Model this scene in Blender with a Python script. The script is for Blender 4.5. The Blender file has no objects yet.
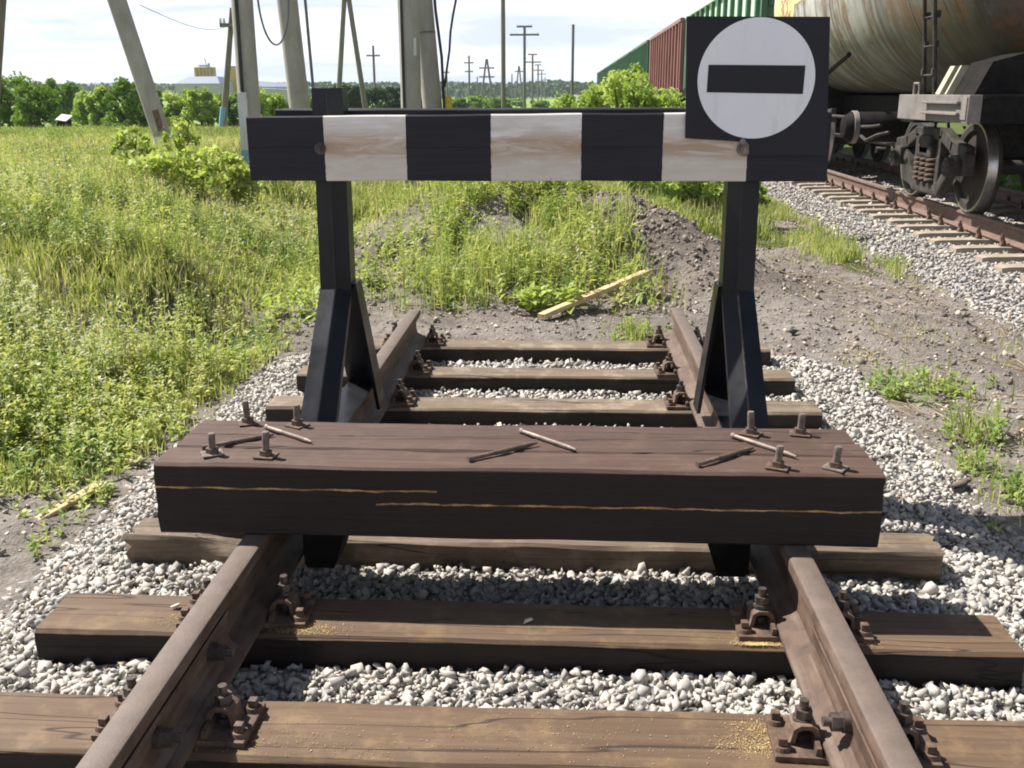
import bpy, bmesh, math, random
import numpy as np
from mathutils import Vector, Matrix
from mathutils.bvhtree import BVHTree

R = math.radians
rng = np.random.default_rng(7)
random.seed(7)
SC = bpy.context.scene
COL = SC.collection
GAUGE = 0.7965            # track centre to rail head centre
X2 = 5.27                 # centre line of the second track

# ------------------------------------------------------------------ camera
F_PX, PITCH, YAW, ROLL = 1000.0, 0.2838, 0.0547, -0.0034
CAM = np.array([0.1207, 0.0, 1.2659])
Fv = np.array([-math.sin(YAW) * math.cos(PITCH), math.cos(YAW) * math.cos(PITCH), -math.sin(PITCH)])
Rv = np.array([math.cos(YAW), math.sin(YAW), 0.0])
Uv = np.cross(Rv, Fv)
c_, s_ = math.cos(ROLL), math.sin(ROLL)
Rv, Uv = c_ * Rv + s_ * Uv, -s_ * Rv + c_ * Uv
cd = bpy.data.cameras.new('camera')
cam = bpy.data.objects.new('camera', cd)
COL.objects.link(cam)
m = Matrix(((Rv[0], Uv[0], -Fv[0], CAM[0]), (Rv[1], Uv[1], -Fv[1], CAM[1]), (Rv[2], Uv[2], -Fv[2], CAM[2]), (0, 0, 0, 1)))
cam.matrix_world = m
cd.sensor_width = 36.0
cd.lens = F_PX * 36.0 / 1024.0
cd.clip_start = 0.05
cd.clip_end = 20000
SC.camera = cam


def at(px, py, Y):
    """the place at distance Y along the track seen in that direction"""
    d = Fv + Rv * (px - 512) / F_PX - Uv * (py - 384) / F_PX
    t = Y / d[1]
    return Vector(CAM + d * t)


# ------------------------------------------------------------------ object helpers
def link(o, parent=None):
    COL.objects.link(o)
    if parent is not None:
        o.parent = parent
    return o


def tag(o, label=None, cat=None, group=None, kind=None):
    if label: o['label'] = label
    if cat: o['category'] = cat
    if group: o['group'] = group
    if kind: o['kind'] = kind
    return o


def empty(name, loc=(0, 0, 0), rz=0.0, parent=None):
    o = bpy.data.objects.new(name, None)
    o.empty_display_size = 0.1
    o.location = loc
    o.rotation_euler = (0, 0, rz)
    return link(o, parent)


def kids(o):
    return [c for c in ALL_CHILDREN(o)]


def ALL_CHILDREN(o):
    return list(o.children)


def copy_tree(o, parent=None):
    c = o.copy()
    COL.objects.link(c)
    if parent is not None:
        c.parent = parent
    for ch in list(o.children):
        copy_tree(ch, c)
    return c


class MB:
    """collects shapes into one mesh"""

    def __init__(s):
        s.bm = bmesh.new()

    def box(s, c, d, bevel=0.0, rot=None):
        r = bmesh.ops.create_cube(s.bm, size=1.0)
        vs = r['verts']
        bmesh.ops.scale(s.bm, vec=d, verts=vs)
        if bevel > 0:
            es = list({e for v in vs for e in v.link_edges})
            g = bmesh.ops.bevel(s.bm, geom=es, offset=bevel, segments=2, affect='EDGES', profile=0.6)
            vs = list({v for f in g['faces'] for v in f.verts} | {v for v in vs if v.is_valid})
        M = Matrix.Translation(c)
        if rot is not None: M = M @ rot
        bmesh.ops.transform(s.bm, matrix=M, verts=vs)
        return s

    def cyl(s, a, b, r, r2=None, n=16, caps=True):
        a, b = Vector(a), Vector(b)
        d = b - a
        g = bmesh.ops.create_cone(s.bm, cap_ends=caps, segments=n, radius1=r, radius2=r if r2 is None else r2, depth=d.length)
        q = Vector((0, 0, 1)).rotation_difference(d.normalized()).to_matrix().to_4x4()
        bmesh.ops.transform(s.bm, matrix=Matrix.Translation((a + b) / 2) @ q, verts=g['verts'])
        return s

    def tube(s, pts, r, n=8):
        pts = [Vector(p) for p in pts]
        rings = []
        for i, p in enumerate(pts):
            t = (pts[min(i + 1, len(pts) - 1)] - pts[max(i - 1, 0)]).normalized()
            ref = Vector((0, 0, 1)) if abs(t.z) < 0.9 else Vector((1, 0, 0))
            u = t.cross(ref).normalized()
            w = t.cross(u)
            rr = r[i] if isinstance(r, (list, tuple)) else r
            rings.append([s.bm.verts.new(p + (u * math.cos(k * 2 * math.pi / n) + w * math.sin(k * 2 * math.pi / n)) * rr) for k in range(n)])
        for i in range(len(rings) - 1):
            for k in range(n):
                s.bm.faces.new((rings[i][k], rings[i][(k + 1) % n], rings[i + 1][(k + 1) % n], rings[i + 1][k]))
        s.bm.faces.new(list(reversed(rings[0])))
        s.bm.faces.new(rings[-1])
        return s

    def loft(s, secs, cap=True):
        """secs: list of equal-length point loops"""
        rings = [[s.bm.verts.new(p) for p in sec] for sec in secs]
        n = len(rings[0])
        for i in range(len(rings) - 1):
            for k in range(n):
                s.bm.faces.new((rings[i][k], rings[i][(k + 1) % n], rings[i + 1][(k + 1) % n], rings[i + 1][k]))
        if cap:
            s.bm.faces.new(list(reversed(rings[0])))
            s.bm.faces.new(rings[-1])
        return s

    def prism(s, prof, axis, a, b):
        """prof: 2D points; axis 'x': (y,z), 'y': (x,z), 'z': (x,y)"""
        def P(p, t):
            return {'x': (t, p[0], p[1]), 'y': (p[0], t, p[1]), 'z': (p[0], p[1], t)}[axis]
        return s.loft([[P(p, a) for p in prof], [P(p, b) for p in prof]])

    def lathe(s, prof, c, axis='x', n=32, caps=True):
        """prof: (along, radius) points, revolved about an axis through c"""
        rings = []
        for al, rad in prof:
            ring = []
            for k in range(n):
                t = 2 * math.pi * k / n
                u, w = rad * math.cos(t), rad * math.sin(t)
                p = {'x': (al, u, w), 'y': (u, al, w), 'z': (u, w, al)}[axis]
                ring.append(s.bm.verts.new((c[0] + p[0], c[1] + p[1], c[2] + p[2])))
            rings.append(ring)
        for i in range(len(rings) - 1):
            for k in range(n):
                s.bm.faces.new((rings[i][k], rings[i][(k + 1) % n], rings[i + 1][(k + 1) % n], rings[i + 1][k]))
        if caps:
            s.bm.faces.new(list(reversed(rings[0])))
            s.bm.faces.new(rings[-1])
        return s

    def build(s, name, mat, parent=None, smooth=None, bevel=0.0, loc=None):
        bm = s.bm
        if bevel > 0:
            es = [e for e in bm.edges if len(e.link_faces) == 2 and e.calc_face_angle(0) > 0.5]
            bmesh.ops.bevel(bm, geom=es, offset=bevel, segments=2, affect='EDGES', profile=0.6, clamp_overlap=True)
        bmesh.ops.recalc_face_normals(bm, faces=bm.faces)
        me = bpy.data.meshes.new(name)
        if loc is not None:
            bmesh.ops.translate(bm, vec=-Vector(loc), verts=bm.verts)
        bm.to_mesh(me)
        bm.free()
        me.materials.append(mat)
        if smooth is not None:
            me.shade_smooth()
            if smooth > 0:
                me.set_sharp_from_angle(angle=R(smooth))
        o = bpy.data.objects.new(name, me)
        if loc is not None: o.location = loc
        return link(o, parent)


def np_mesh(name, V, faces, mat, parent=None, tint=None, smooth=False, attrs=None):
    """V (N,3); faces: list of index arrays (M,k)"""
    me = bpy.data.meshes.new(name)
    V = np.ascontiguousarray(V, np.float32)
    me.vertices.add(len(V))
    me.vertices.foreach_set('co', V.ravel())
    idx = np.concatenate([f.ravel() for f in faces]).astype(np.int32)
    cnt = np.concatenate([np.full(len(f), f.shape[1]) for f in faces]).astype(np.int32)
    st = np.concatenate([[0], np.cumsum(cnt)[:-1]]).astype(np.int32)
    me.loops.add(len(idx))
    me.loops.foreach_set('vertex_index', idx)
    me.polygons.add(len(cnt))
    me.polygons.foreach_set('loop_start', st)
    me.polygons.foreach_set('loop_total', cnt)
    me.update(calc_edges=True)
    A = dict(attrs or {})
    if tint is not None: A['tint'] = tint
    for k, v in A.items():
        a = me.attributes.new(k, 'FLOAT', 'POINT')
        a.data.foreach_set('value', np.ascontiguousarray(v, np.float32))
    me.materials.append(mat)
    if smooth: me.shade_smooth()
    o = bpy.data.objects.new(name, me)
    return link(o, parent)


# ------------------------------------------------------------------ node helper
class NT:
    def __init__(s, name, world=False):
        if world:
            s.m = bpy.data.worlds.new(name)
        else:
            s.m = bpy.data.materials.new(name)
        s.m.use_nodes = True
        s.t = s.m.node_tree
        s.t.nodes.clear()

    def n(s, typ, ins=None, **kw):
        nd = s.t.nodes.new(typ)
        for k, v in kw.items(): setattr(nd, k, v)
        for k, v in (ins or {}).items():
            if isinstance(v, tuple) and len(v) == 2 and hasattr(v[0], 'outputs'):
                s.t.links.new(v[0].outputs[v[1]], nd.inputs[k])
            elif hasattr(v, 'outputs'):
                s.t.links.new(v.outputs[0], nd.inputs[k])
            else:
                if isinstance(v, tuple) and len(v) == 3 and nd.inputs[k].type == 'RGBA': v = (*v, 1)
                nd.inputs[k].default_value = v
        return nd

    def coord(s, kind='Object', scale=(1, 1, 1), rot=(0, 0, 0), loc=(0, 0, 0)):
        tc = s.n('ShaderNodeTexCoord')
        return s.n('ShaderNodeMapping', {'Vector': (tc, kind), 'Scale': scale, 'Rotation': rot, 'Location': loc})

    def noise(s, vec, scale, detail=4, rough=0.55, dist=0.0):
        return s.n('ShaderNodeTexNoise', {'Vector': vec, 'Scale': scale, 'Detail': detail, 'Roughness': rough, 'Distortion': dist})

    def ramp(s, fac, stops, interp='LINEAR'):
        r = s.n('ShaderNodeValToRGB', {'Fac': fac})
        cr = r.color_ramp
        cr.interpolation = interp
        while len(cr.elements) < len(stops): cr.elements.new(0.5)
        for e, (p, c) in zip(cr.elements, stops):
            e.position = p
            e.color = (*c, 1) if not isinstance(c, (int, float)) else (c, c, c, 1)
        return r

    def mix(s, fac, a, b, blend='MIX'):
        nd = s.t.nodes.new('ShaderNodeMix')
        nd.data_type = 'RGBA'
        nd.blend_type = blend
        for k, v in ((0, fac), (6, a), (7, b)):
            if isinstance(v, tuple) and len(v) == 2 and hasattr(v[0], 'outputs'):
                s.t.links.new(v[0].outputs[v[1]], nd.inputs[k])
            elif hasattr(v, 'outputs'):
                o = [q for q in v.outputs if q.enabled][0]
                s.t.links.new(o, nd.inputs[k])
            else:
                nd.inputs[k].default_value = (*v, 1) if isinstance(v, tuple) and len(v) == 3 else v
        s._last = nd
        return nd

    def math(s, op, a, b=None, clamp=False):
        nd = s.n('ShaderNodeMath', operation=op, use_clamp=clamp)
        for i, v in enumerate((a, b)):
            if v is None: continue
            if isinstance(v, tuple): s.t.links.new(v[0].outputs[v[1]], nd.inputs[i])
            elif hasattr(v, 'outputs'): s.t.links.new(v.outputs[0], nd.inputs[i])
            else: nd.inputs[i].default_value = v
        return nd

    def out(s, shader, vol=False):
        o = s.n('ShaderNodeOutputMaterial')
        s.t.links.new(shader.outputs[0], o.inputs['Volume' if vol else 'Surface'])
        return s.m

    def principled(s, color, rough=0.6, metal=0.0, bump=None, bstr=0.3, bdist=0.01, spec=0.5, **kw):
        def o(nd):
            if isinstance(nd, tuple): return nd
            i = [k for k, q in enumerate(nd.outputs) if q.enabled][0]
            return (nd, i)
        ins = {'Base Color': o(color) if hasattr(color, 'outputs') else color,
               'Roughness': o(rough) if hasattr(rough, 'outputs') else rough, 'Metallic': metal, 'Specular IOR Level': spec}
        ins.update(kw)
        p = s.n('ShaderNodeBsdfPrincipled', ins)
        if bump is not None:
            b = s.n('ShaderNodeBump', {'Height': o(bump), 'Strength': bstr, 'Distance': bdist})
            s.t.links.new(b.outputs[0], p.inputs['Normal'])
        return s.out(p)


def objrand(t):
    return (t.n('ShaderNodeObjectInfo'), 'Random')


# ------------------------------------------------------------------ materials
def m_timber(name, dark, mid, light, dirt=(0.30, 0.25, 0.18), rough=0.75, dirtamt=0.5, crack=True, ztop=None, side=0.16):
    t = NT(name)
    tc = t.n('ShaderNodeTexCoord')
    rnd = t.n('ShaderNodeObjectInfo')
    off = t.n('ShaderNodeVectorMath', {0: (tc, 'Object')}, operation='ADD')
    sc = t.n('ShaderNodeVectorMath', {0: (rnd, 'Location')}, operation='SCALE')
    sc.inputs['Scale'].default_value = 3.7
    t.t.links.new(sc.outputs[0], off.inputs[1])
    g = t.n('ShaderNodeMapping', {'Vector': off, 'Scale': (1.6, 34, 34)})
    n1 = t.noise(g, 1.6, 6, 0.65, 0.4)
    g2 = t.n('ShaderNodeMapping', {'Vector': off, 'Scale': (0.8, 5, 5)})
    n2 = t.noise(g2, 1.5, 4)
    n3 = t.noise(off, 9, 6, 0.7)
    base = t.ramp(n1, [(0.22, dark), (0.50, mid), (0.80, light)])
    base = t.mix(t.ramp(n2, [(0.35, 0.0), (0.7, 0.55)]), base, tuple(q * 0.6 for q in mid))
    base = t.mix(t.ramp(n3, [(0.5, 0.0), (0.72, dirtamt)]), base, dirt)
    h = n1
    if crack:
        cr = t.noise(t.n('ShaderNodeMapping', {'Vector': off, 'Scale': (0.25, 5, 5)}), 2.0, 2, 0.5, 0.1)
        line = t.ramp(cr, [(0.492, 1.0), (0.5, 0.0), (0.508, 1.0)])
        base = t.mix(line, tuple(q * 0.35 for q in dark), base)
        h = t.math('ADD', n1, t.math('MULTIPLY', line, 1.2))
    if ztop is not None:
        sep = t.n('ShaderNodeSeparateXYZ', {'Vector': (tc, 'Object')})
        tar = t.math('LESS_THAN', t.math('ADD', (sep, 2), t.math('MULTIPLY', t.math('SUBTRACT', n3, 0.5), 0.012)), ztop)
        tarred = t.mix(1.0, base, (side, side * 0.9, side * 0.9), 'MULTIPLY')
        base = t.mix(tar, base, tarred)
    return t.principled(base, rough, 0.0, h, 0.6, 0.006)


M = {}
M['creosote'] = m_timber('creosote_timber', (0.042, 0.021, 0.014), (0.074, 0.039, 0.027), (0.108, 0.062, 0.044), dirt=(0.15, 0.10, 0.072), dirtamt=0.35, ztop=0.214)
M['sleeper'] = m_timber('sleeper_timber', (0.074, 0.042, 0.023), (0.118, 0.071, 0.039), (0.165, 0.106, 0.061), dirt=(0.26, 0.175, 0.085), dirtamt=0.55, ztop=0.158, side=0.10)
M['sleeper_pale'] = m_timber('weathered_sleeper_timber', (0.07, 0.047, 0.03), (0.14, 0.10, 0.066), (0.22, 0.165, 0.11), dirt=(0.27, 0.21, 0.14), dirtamt=0.7)
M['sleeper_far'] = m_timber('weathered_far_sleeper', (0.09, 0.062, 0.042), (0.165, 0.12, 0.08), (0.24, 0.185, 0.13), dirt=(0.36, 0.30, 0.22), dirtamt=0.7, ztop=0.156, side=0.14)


def m_front_split():
    """dark creosote face with long pale splits along it (timber coordinates in metres)"""
    t = NT('creosote_timber_split')
    tc = t.n('ShaderNodeTexCoord')
    sep = t.n('ShaderNodeSeparateXYZ', {'Vector': (tc, 'Object')})
    g = t.n('ShaderNodeMapping', {'Vector': (tc, 'Object'), 'Scale': (1.6, 34, 34)})
    n1 = t.noise(g, 1.6, 6, 0.65, 0.4)
    base = t.ramp(n1, [(0.22, (0.042, 0.021, 0.014)), (0.5, (0.074, 0.039, 0.027)), (0.8, (0.108, 0.062, 0.044))])
    n3 = t.noise((tc, 'Object'), 9, 6, 0.7)
    base = t.mix(t.ramp(n3, [(0.5, 0.0), (0.72, 0.3)]), base, (0.16, 0.115, 0.08))
    wob = t.noise(t.n('ShaderNodeMapping', {'Vector': (tc, 'Object'), 'Scale': (3, 0, 0)}), 2, 5, 0.6)
    w = t.math('MULTIPLY', t.math('SUBTRACT', wob, 0.5), 0.022)
    z = t.math('ADD', (sep, 2), w)
    fac = None
    for z0, x0, x1, hw in ((0.150, -1.3, -0.22, 0.0030), (0.110, -0.40, 1.2, 0.0030)):
        d = t.math('ABSOLUTE', t.math('SUBTRACT', z, z0))
        hv = t.noise(t.n('ShaderNodeMapping', {'Vector': (tc, 'Object'), 'Scale': (4, 0, 0), 'Location': (z0 * 90, 0, 0)}), 3, 5, 0.7)
        on = t.math('LESS_THAN', d, t.math('MULTIPLY', t.math('MAXIMUM', t.math('SUBTRACT', hv, 0.30), 0.02), 0.0125))
        a = t.math('GREATER_THAN', (sep, 0), x0)
        b = t.math('LESS_THAN', (sep, 0), x1)
        q = t.math('MULTIPLY', on, t.math('MULTIPLY', a, b))
        fac = q if fac is None else t.math('MAXIMUM', fac, q)
    front = t.math('LESS_THAN', (sep, 1), 0.004)
    fac = t.math('MULTIPLY', fac, front)
    br = t.noise(t.n('ShaderNodeMapping', {'Vector': (tc, 'Object'), 'Scale': (6, 6, 6)}), 2, 3)
    fac = t.math('MULTIPLY', fac, t.ramp(br, [(0.35, 0.35), (0.6, 1.0)]))
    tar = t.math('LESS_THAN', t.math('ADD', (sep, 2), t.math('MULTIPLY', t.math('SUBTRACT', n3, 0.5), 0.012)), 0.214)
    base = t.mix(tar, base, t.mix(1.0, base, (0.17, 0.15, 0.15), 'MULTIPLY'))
    base = t.mix(fac, base, (0.50, 0.29, 0.11))
    return t.principled(base, 0.75, 0, n1, 0.6, 0.006)


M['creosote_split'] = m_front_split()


def m_rail(name, rust, top, topz):
    """rusty steel, the running surface at topz a little worn"""
    t = NT(name)
    v = t.coord('Object')
    n1 = t.noise(v, 14, 8, 0.7)
    n2 = t.noise(t.n('ShaderNodeMapping', {'Vector': v, 'Scale': (6, 1.0, 6)}), 5, 5, 0.6)
    n3 = t.noise(v, 90, 3, 0.6)
    c = t.ramp(n1, [(0.3, tuple(q * 0.55 for q in rust)), (0.5, rust), (0.72, tuple(min(1, q * 1.45) for q in rust))])
    c = t.mix(t.ramp(n2, [(0.45, 0.0), (0.7, 0.5)]), c, (0.20, 0.15, 0.12))
    tc = t.n('ShaderNodeTexCoord')
    sep = t.n('ShaderNodeSeparateXYZ', {'Vector': (tc, 'Object')})
    up = t.math('GREATER_THAN', (sep, 2), topz)
    topc = t.ramp(n1, [(0.3, tuple(q * 0.7 for q in top)), (0.7, top)])
    c = t.mix(t.math('MULTIPLY', up, t.ramp(n2, [(0.3, 1.0), (0.75, 0.55)])), c, topc)
    return t.principled(c, 0.62, 0.0, n3, 0.35, 0.003, spec=0.45)


M['rail'] = m_rail('rusty_rail_steel', (0.088, 0.054, 0.037), (0.16, 0.124, 0.103), -0.006)
M['rail2'] = m_rail('running_rail_steel', (0.135, 0.08, 0.062), (0.20, 0.165, 0.15), -0.004)


def m_rust(name, a, b, c, rough=0.7, metal=0.0, sc=30, spec=0.5):
    t = NT(name)
    v = t.coord('Object')
    n1 = t.noise(v, sc, 6, 0.7)
    return t.principled(t.ramp(n1, [(0.3, a), (0.5, b), (0.72, c)]), rough, metal, n1, 0.3, 0.003, spec=spec)


M['rust'] = m_rust('rusted_fastening', (0.04, 0.027, 0.02), (0.10, 0.061, 0.042), (0.20, 0.125, 0.082))
M['rust_orange'] = m_rust('orange_rusted_clip', (0.06, 0.039, 0.028), (0.135, 0.085, 0.058), (0.24, 0.165, 0.115))
M['bolt_dark'] = m_rust('oily_bolt', (0.03, 0.024, 0.022), (0.075, 0.058, 0.05), (0.16, 0.125, 0.105), 0.45, 0.2)
M['spike'] = m_rust('brown_spike_steel', (0.06, 0.042, 0.034), (0.125, 0.088, 0.068), (0.20, 0.155, 0.125), 0.6, 0.1)
M['spike_pale'] = m_rust('worn_spike_steel', (0.13, 0.10, 0.08), (0.23, 0.18, 0.145), (0.33, 0.27, 0.22), 0.55, 0.2)
M['stud'] = m_rust('galvanised_stud', (0.10, 0.075, 0.06), (0.20, 0.16, 0.135), (0.33, 0.28, 0.24), 0.5, 0.3)


def m_black_paint(name, col=(0.020, 0.021, 0.027), rough=0.38, spec=0.3):
    t = NT(name)
    v = t.coord('Object')
    n1 = t.noise(v, 6, 6, 0.65)
    n2 = t.noise(v, 45, 4, 0.6)
    c = t.ramp(n1, [(0.3, tuple(q * 0.75 for q in col)), (0.7, tuple(q * 1.5 for q in col))])
    c = t.mix(t.ramp(n2, [(0.64, 0.0), (0.80, 0.3)]), c, (0.06, 0.055, 0.055))
    r = t.ramp(n1, [(0.3, rough - 0.06), (0.7, rough + 0.14)])
    return t.principled(c, r, 0.0, n2, 0.12, 0.003, spec=spec)


M['black_steel'] = m_black_paint('black_painted_steel', (0.008, 0.0085, 0.011), 0.32, 0.32)
M['black_board'] = m_black_paint('black_painted_board', (0.016, 0.016, 0.022), 0.55, 0.3)


def m_white_board():
    t = NT('white_painted_disc')
    v = t.coord('Object')
    n1 = t.noise(v, 5, 5, 0.6)
    n2 = t.noise(v, 60, 3, 0.6)
    c = t.ramp(n1, [(0.35, (0.82, 0.83, 0.85)), (0.65, (0.87, 0.87, 0.88))])
    n3 = t.noise(t.n('ShaderNodeMapping', {'Vector': v, 'Scale': (9, 9, 1.6)}), 2.2, 6, 0.7)
    c = t.mix(t.ramp(n3, [(0.56, 0.0), (0.74, 0.30)]), c, (0.50, 0.45, 0.40))
    n4 = t.noise(v, 38, 3, 0.7)
    c = t.mix(t.ramp(n4, [(0.70, 0.0), (0.76, 0.5)]), c, (0.36, 0.31, 0.27))
    return t.principled(c, 0.45, 0, n2, 0.08, 0.002)


M['white_disc'] = m_white_board()


def m_beam():
    """striped beam: dark and white paint by length, brown weathering through the white"""
    t = NT('striped_beam_paint')
    tc = t.n('ShaderNodeTexCoord')
    sep = t.n('ShaderNodeSeparateXYZ', {'Vector': (tc, 'Object')})
    edge = t.noise(t.n('ShaderNodeMapping', {'Vector': (tc, 'Object'), 'Scale': (0, 9, 9)}), 3, 3, 0.6)
    x = t.math('ADD', (sep, 0), t.math('MULTIPLY', t.math('SUBTRACT', edge, 0.5), 0.010))
    u = t.math('DIVIDE', t.math('ADD', x, 1.1), 2.2)
    st = [-1.1, -0.791, -0.484, -0.168, 0.164, 0.467, 0.774]
    sep_r = t.ramp(u, [(max(0, (s + 1.1) / 2.2), float(i % 2)) for i, s in enumerate(st)], 'CONSTANT')
    gr = t.n('ShaderNodeMapping', {'Vector': (tc, 'Object'), 'Scale': (1.8, 20, 26)})
    n1 = t.noise(gr, 1.6, 6, 0.65, 0.5)
    n2 = t.noise(t.n('ShaderNodeMapping', {'Vector': (tc, 'Object'), 'Scale': (2.2, 4, 12)}), 1.9, 5, 0.7, 0.6)
    # the worn band lies along the middle of the board
    zz = t.math('ABSOLUTE', t.math('SUBTRACT', (sep, 2), 0.128))
    band = t.ramp(zz, [(0.0, 1.0), (0.025, 0.9), (0.055, 0.45), (0.11, 0.22)])
    worn = t.math('MULTIPLY', t.ramp(n2, [(0.32, 0.0), (0.55, 0.85)]), band)
    white = t.ramp(n1, [(0.25, (0.74, 0.72, 0.66)), (0.6, (0.88, 0.87, 0.83))])
    low = t.math('LESS_THAN', (sep, 2), 0.155)
    white = t.mix(t.math('MULTIPLY', low, 0.5), white, (0.62, 0.55, 0.44))
    white = t.mix(worn, white, (0.44, 0.29, 0.165))
    sp = t.noise((tc, 'Object'), 26, 3, 0.7)
    white = t.mix(t.ramp(sp, [(0.66, 0.0), (0.74, 0.55)]), white, (0.42, 0.31, 0.23))
    black = t.ramp(n1, [(0.3, (0.013, 0.013, 0.019)), (0.7, (0.024, 0.023, 0.031))])
    c = t.mix(sep_r, black, white)
    crk = t.math('ABSOLUTE', t.math('SUBTRACT', (sep, 2), t.math('ADD', 0.118, t.math('MULTIPLY', t.noise(t.n('ShaderNodeMapping', {'Vector': (tc, 'Object'), 'Scale': (2, 0, 0)}), 2, 3), 0.012))))
    line = t.math('LESS_THAN', crk, 0.0016)
    c = t.mix(t.math('MULTIPLY', t.math('MULTIPLY', line, 0.8), t.math('SUBTRACT', 1.0, sep_r)), c, (0.004, 0.004, 0.004))
    return t.principled(c, 0.6, 0, n1, 0.35, 0.004, spec=0.3)


M['beam'] = m_beam()


def m_stone(name, a, b, c, dust):
    t = NT(name)
    v = t.coord('Object')
    at_ = t.n('ShaderNodeAttribute', attribute_name='tint')
    col = t.ramp((at_, 'Fac'), [(0.0, a), (0.35, b), (0.75, c), (0.93, (0.60, 0.54, 0.45)), (1.0, (0.33, 0.24, 0.17))])
    n1 = t.noise(v, 45, 5, 0.65)
    col = t.mix(t.ramp(n1, [(0.4, 0.0), (0.75, 0.4)]), col, dust)
    n2 = t.noise(v, 160, 2, 0.6)
    return t.principled(col, 0.85, 0, n2, 0.35, 0.002, spec=0.3)


M['stone'] = m_stone('pale_crushed_limestone', (0.21, 0.203, 0.20), (0.345, 0.33, 0.308), (0.50, 0.47, 0.425), (0.39, 0.35, 0.295))
M['stone_grey'] = m_stone('grey_crushed_stone', (0.20, 0.19, 0.18), (0.29, 0.275, 0.26), (0.40, 0.38, 0.355), (0.33, 0.30, 0.27))
M['clod'] = m_stone('dry_soil_clods', (0.12, 0.096, 0.078), (0.21, 0.178, 0.148), (0.34, 0.295, 0.25), (0.25, 0.21, 0.175))


def m_bed(name, a, b):
    t = NT(name)
    v = t.coord('Object')
    vo = t.n('ShaderNodeTexVoronoi', {'Vector': v, 'Scale': 26.0})
    n1 = t.noise(v, 3, 5)
    c = t.mix(t.ramp(vo.outputs and (vo, 'Color'), [(0.2, 0.0), (0.8, 1.0)]), a, b)
    c = t.mix(t.ramp(n1, [(0.4, 0.0), (0.7, 0.5)]), c, tuple(q * 0.7 for q in a))
    return t.principled(c, 0.9, 0, (vo, 'Distance'), 1.0, 0.02, spec=0.2)


M['bed'] = m_bed('ballast_fines', (0.17, 0.16, 0.148), (0.36, 0.345, 0.32))
M['bed2'] = m_bed('grey_ballast_fines', (0.17, 0.165, 0.16), (0.34, 0.33, 0.32))


def m_ground():
    t = NT('ground_soil_and_turf')
    v = t.coord('Object')
    ga = t.n('ShaderNodeAttribute', attribute_name='grass')
    da = t.n('ShaderNodeAttribute', attribute_name='dry')
    n1 = t.noise(v, 1.3, 8, 0.65)
    n2 = t.noise(v, 11, 8, 0.7)
    n3 = t.noise(v, 60, 4, 0.65)
    soil = t.ramp(n2, [(0.28, (0.16, 0.135, 0.115)), (0.5, (0.31, 0.275, 0.24)), (0.75, (0.43, 0.385, 0.34))])
    soil = t.mix(t.ramp(n1, [(0.45, 0.0), (0.64, 0.65)]), soil, (0.17, 0.142, 0.122))
    dm = t.n('ShaderNodeAttribute', attribute_name='soil_factor')
    soil = t.mix(t.math('MULTIPLY', (dm, 'Fac'), 0.8), soil, t.ramp(n2, [(0.3, (0.085, 0.066, 0.054)), (0.7, (0.185, 0.15, 0.125))]))  # soil made darker where the attribute is high
    grass = t.ramp(n2, [(0.3, (0.055, 0.075, 0.018)), (0.55, (0.11, 0.135, 0.035)), (0.75, (0.18, 0.18, 0.065))])
    dry = t.ramp(n1, [(0.35, (0.28, 0.27, 0.11)), (0.6, (0.34, 0.30, 0.16))])
    lush = t.ramp(n1, [(0.35, (0.13, 0.24, 0.045)), (0.6, (0.19, 0.30, 0.07))])
    far = t.mix((da, 'Fac'), lush, dry)
    fa = t.n('ShaderNodeAttribute', attribute_name='far')
    grass = t.mix((fa, 'Fac'), grass, far)
    gm = t.math('ADD', (ga, 'Fac'), t.math('MULTIPLY', t.math('SUBTRACT', n2, 0.5), 0.9), True)
    gm = t.ramp(gm, [(0.35, 0.0), (0.65, 1.0)])
    c = t.mix(gm, soil, grass)
    h = t.math('ADD', n2, t.math('MULTIPLY', n3, 0.5))
    return t.principled(c, 0.95, 0, h, 1.0, 0.06, spec=0.15)


M['ground'] = m_ground()


def m_leaf(name, stops, trans=0.35, rough=0.55):
    t = NT(name)
    a = t.n('ShaderNodeAttribute', attribute_name='tint')
    c = t.ramp((a, 'Fac'), stops)
    p = t.n('ShaderNodeBsdfPrincipled', {'Base Color': c, 'Roughness': rough, 'Specular IOR Level': 0.25})
    c2 = t.mix(1.0, c, (1.0, 1.0, 0.55), 'MULTIPLY')
    tr = t.n('ShaderNodeBsdfTranslucent')
    t.t.links.new([o for o in c2.outputs if o.enabled][0], tr.inputs['Color'])
    mx = t.n('ShaderNodeMixShader', {'Fac': trans})
    t.t.links.new(p.outputs[0], mx.inputs[1])
    t.t.links.new(tr.outputs[0], mx.inputs[2])
    return t.out(mx)


M['grass'] = m_leaf('meadow_grass_blades', [(0.0, (0.22, 0.31, 0.08)), (0.35, (0.39, 0.45, 0.15)), (0.62, (0.54, 0.55, 0.27)), (0.82, (0.66, 0.60, 0.38)), (1.0, (0.70, 0.62, 0.45))], 0.45)
M['weed'] = m_leaf('weed_leaves', [(0.0, (0.15, 0.235, 0.065)), (0.3, (0.27, 0.37, 0.11)), (0.6, (0.43, 0.49, 0.15)), (0.85, (0.56, 0.56, 0.20)), (1.0, (0.50, 0.54, 0.40))], 0.42)
M['bright'] = m_leaf('fresh_maple_leaves', [(0.0, (0.26, 0.37, 0.09)), (0.5, (0.44, 0.53, 0.15)), (1.0, (0.60, 0.65, 0.26))], 0.45)
M['bush'] = m_leaf('bush_leaves', [(0.0, (0.20, 0.31, 0.075)), (0.5, (0.37, 0.49, 0.13)), (1.0, (0.52, 0.61, 0.22))], 0.45)
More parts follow.
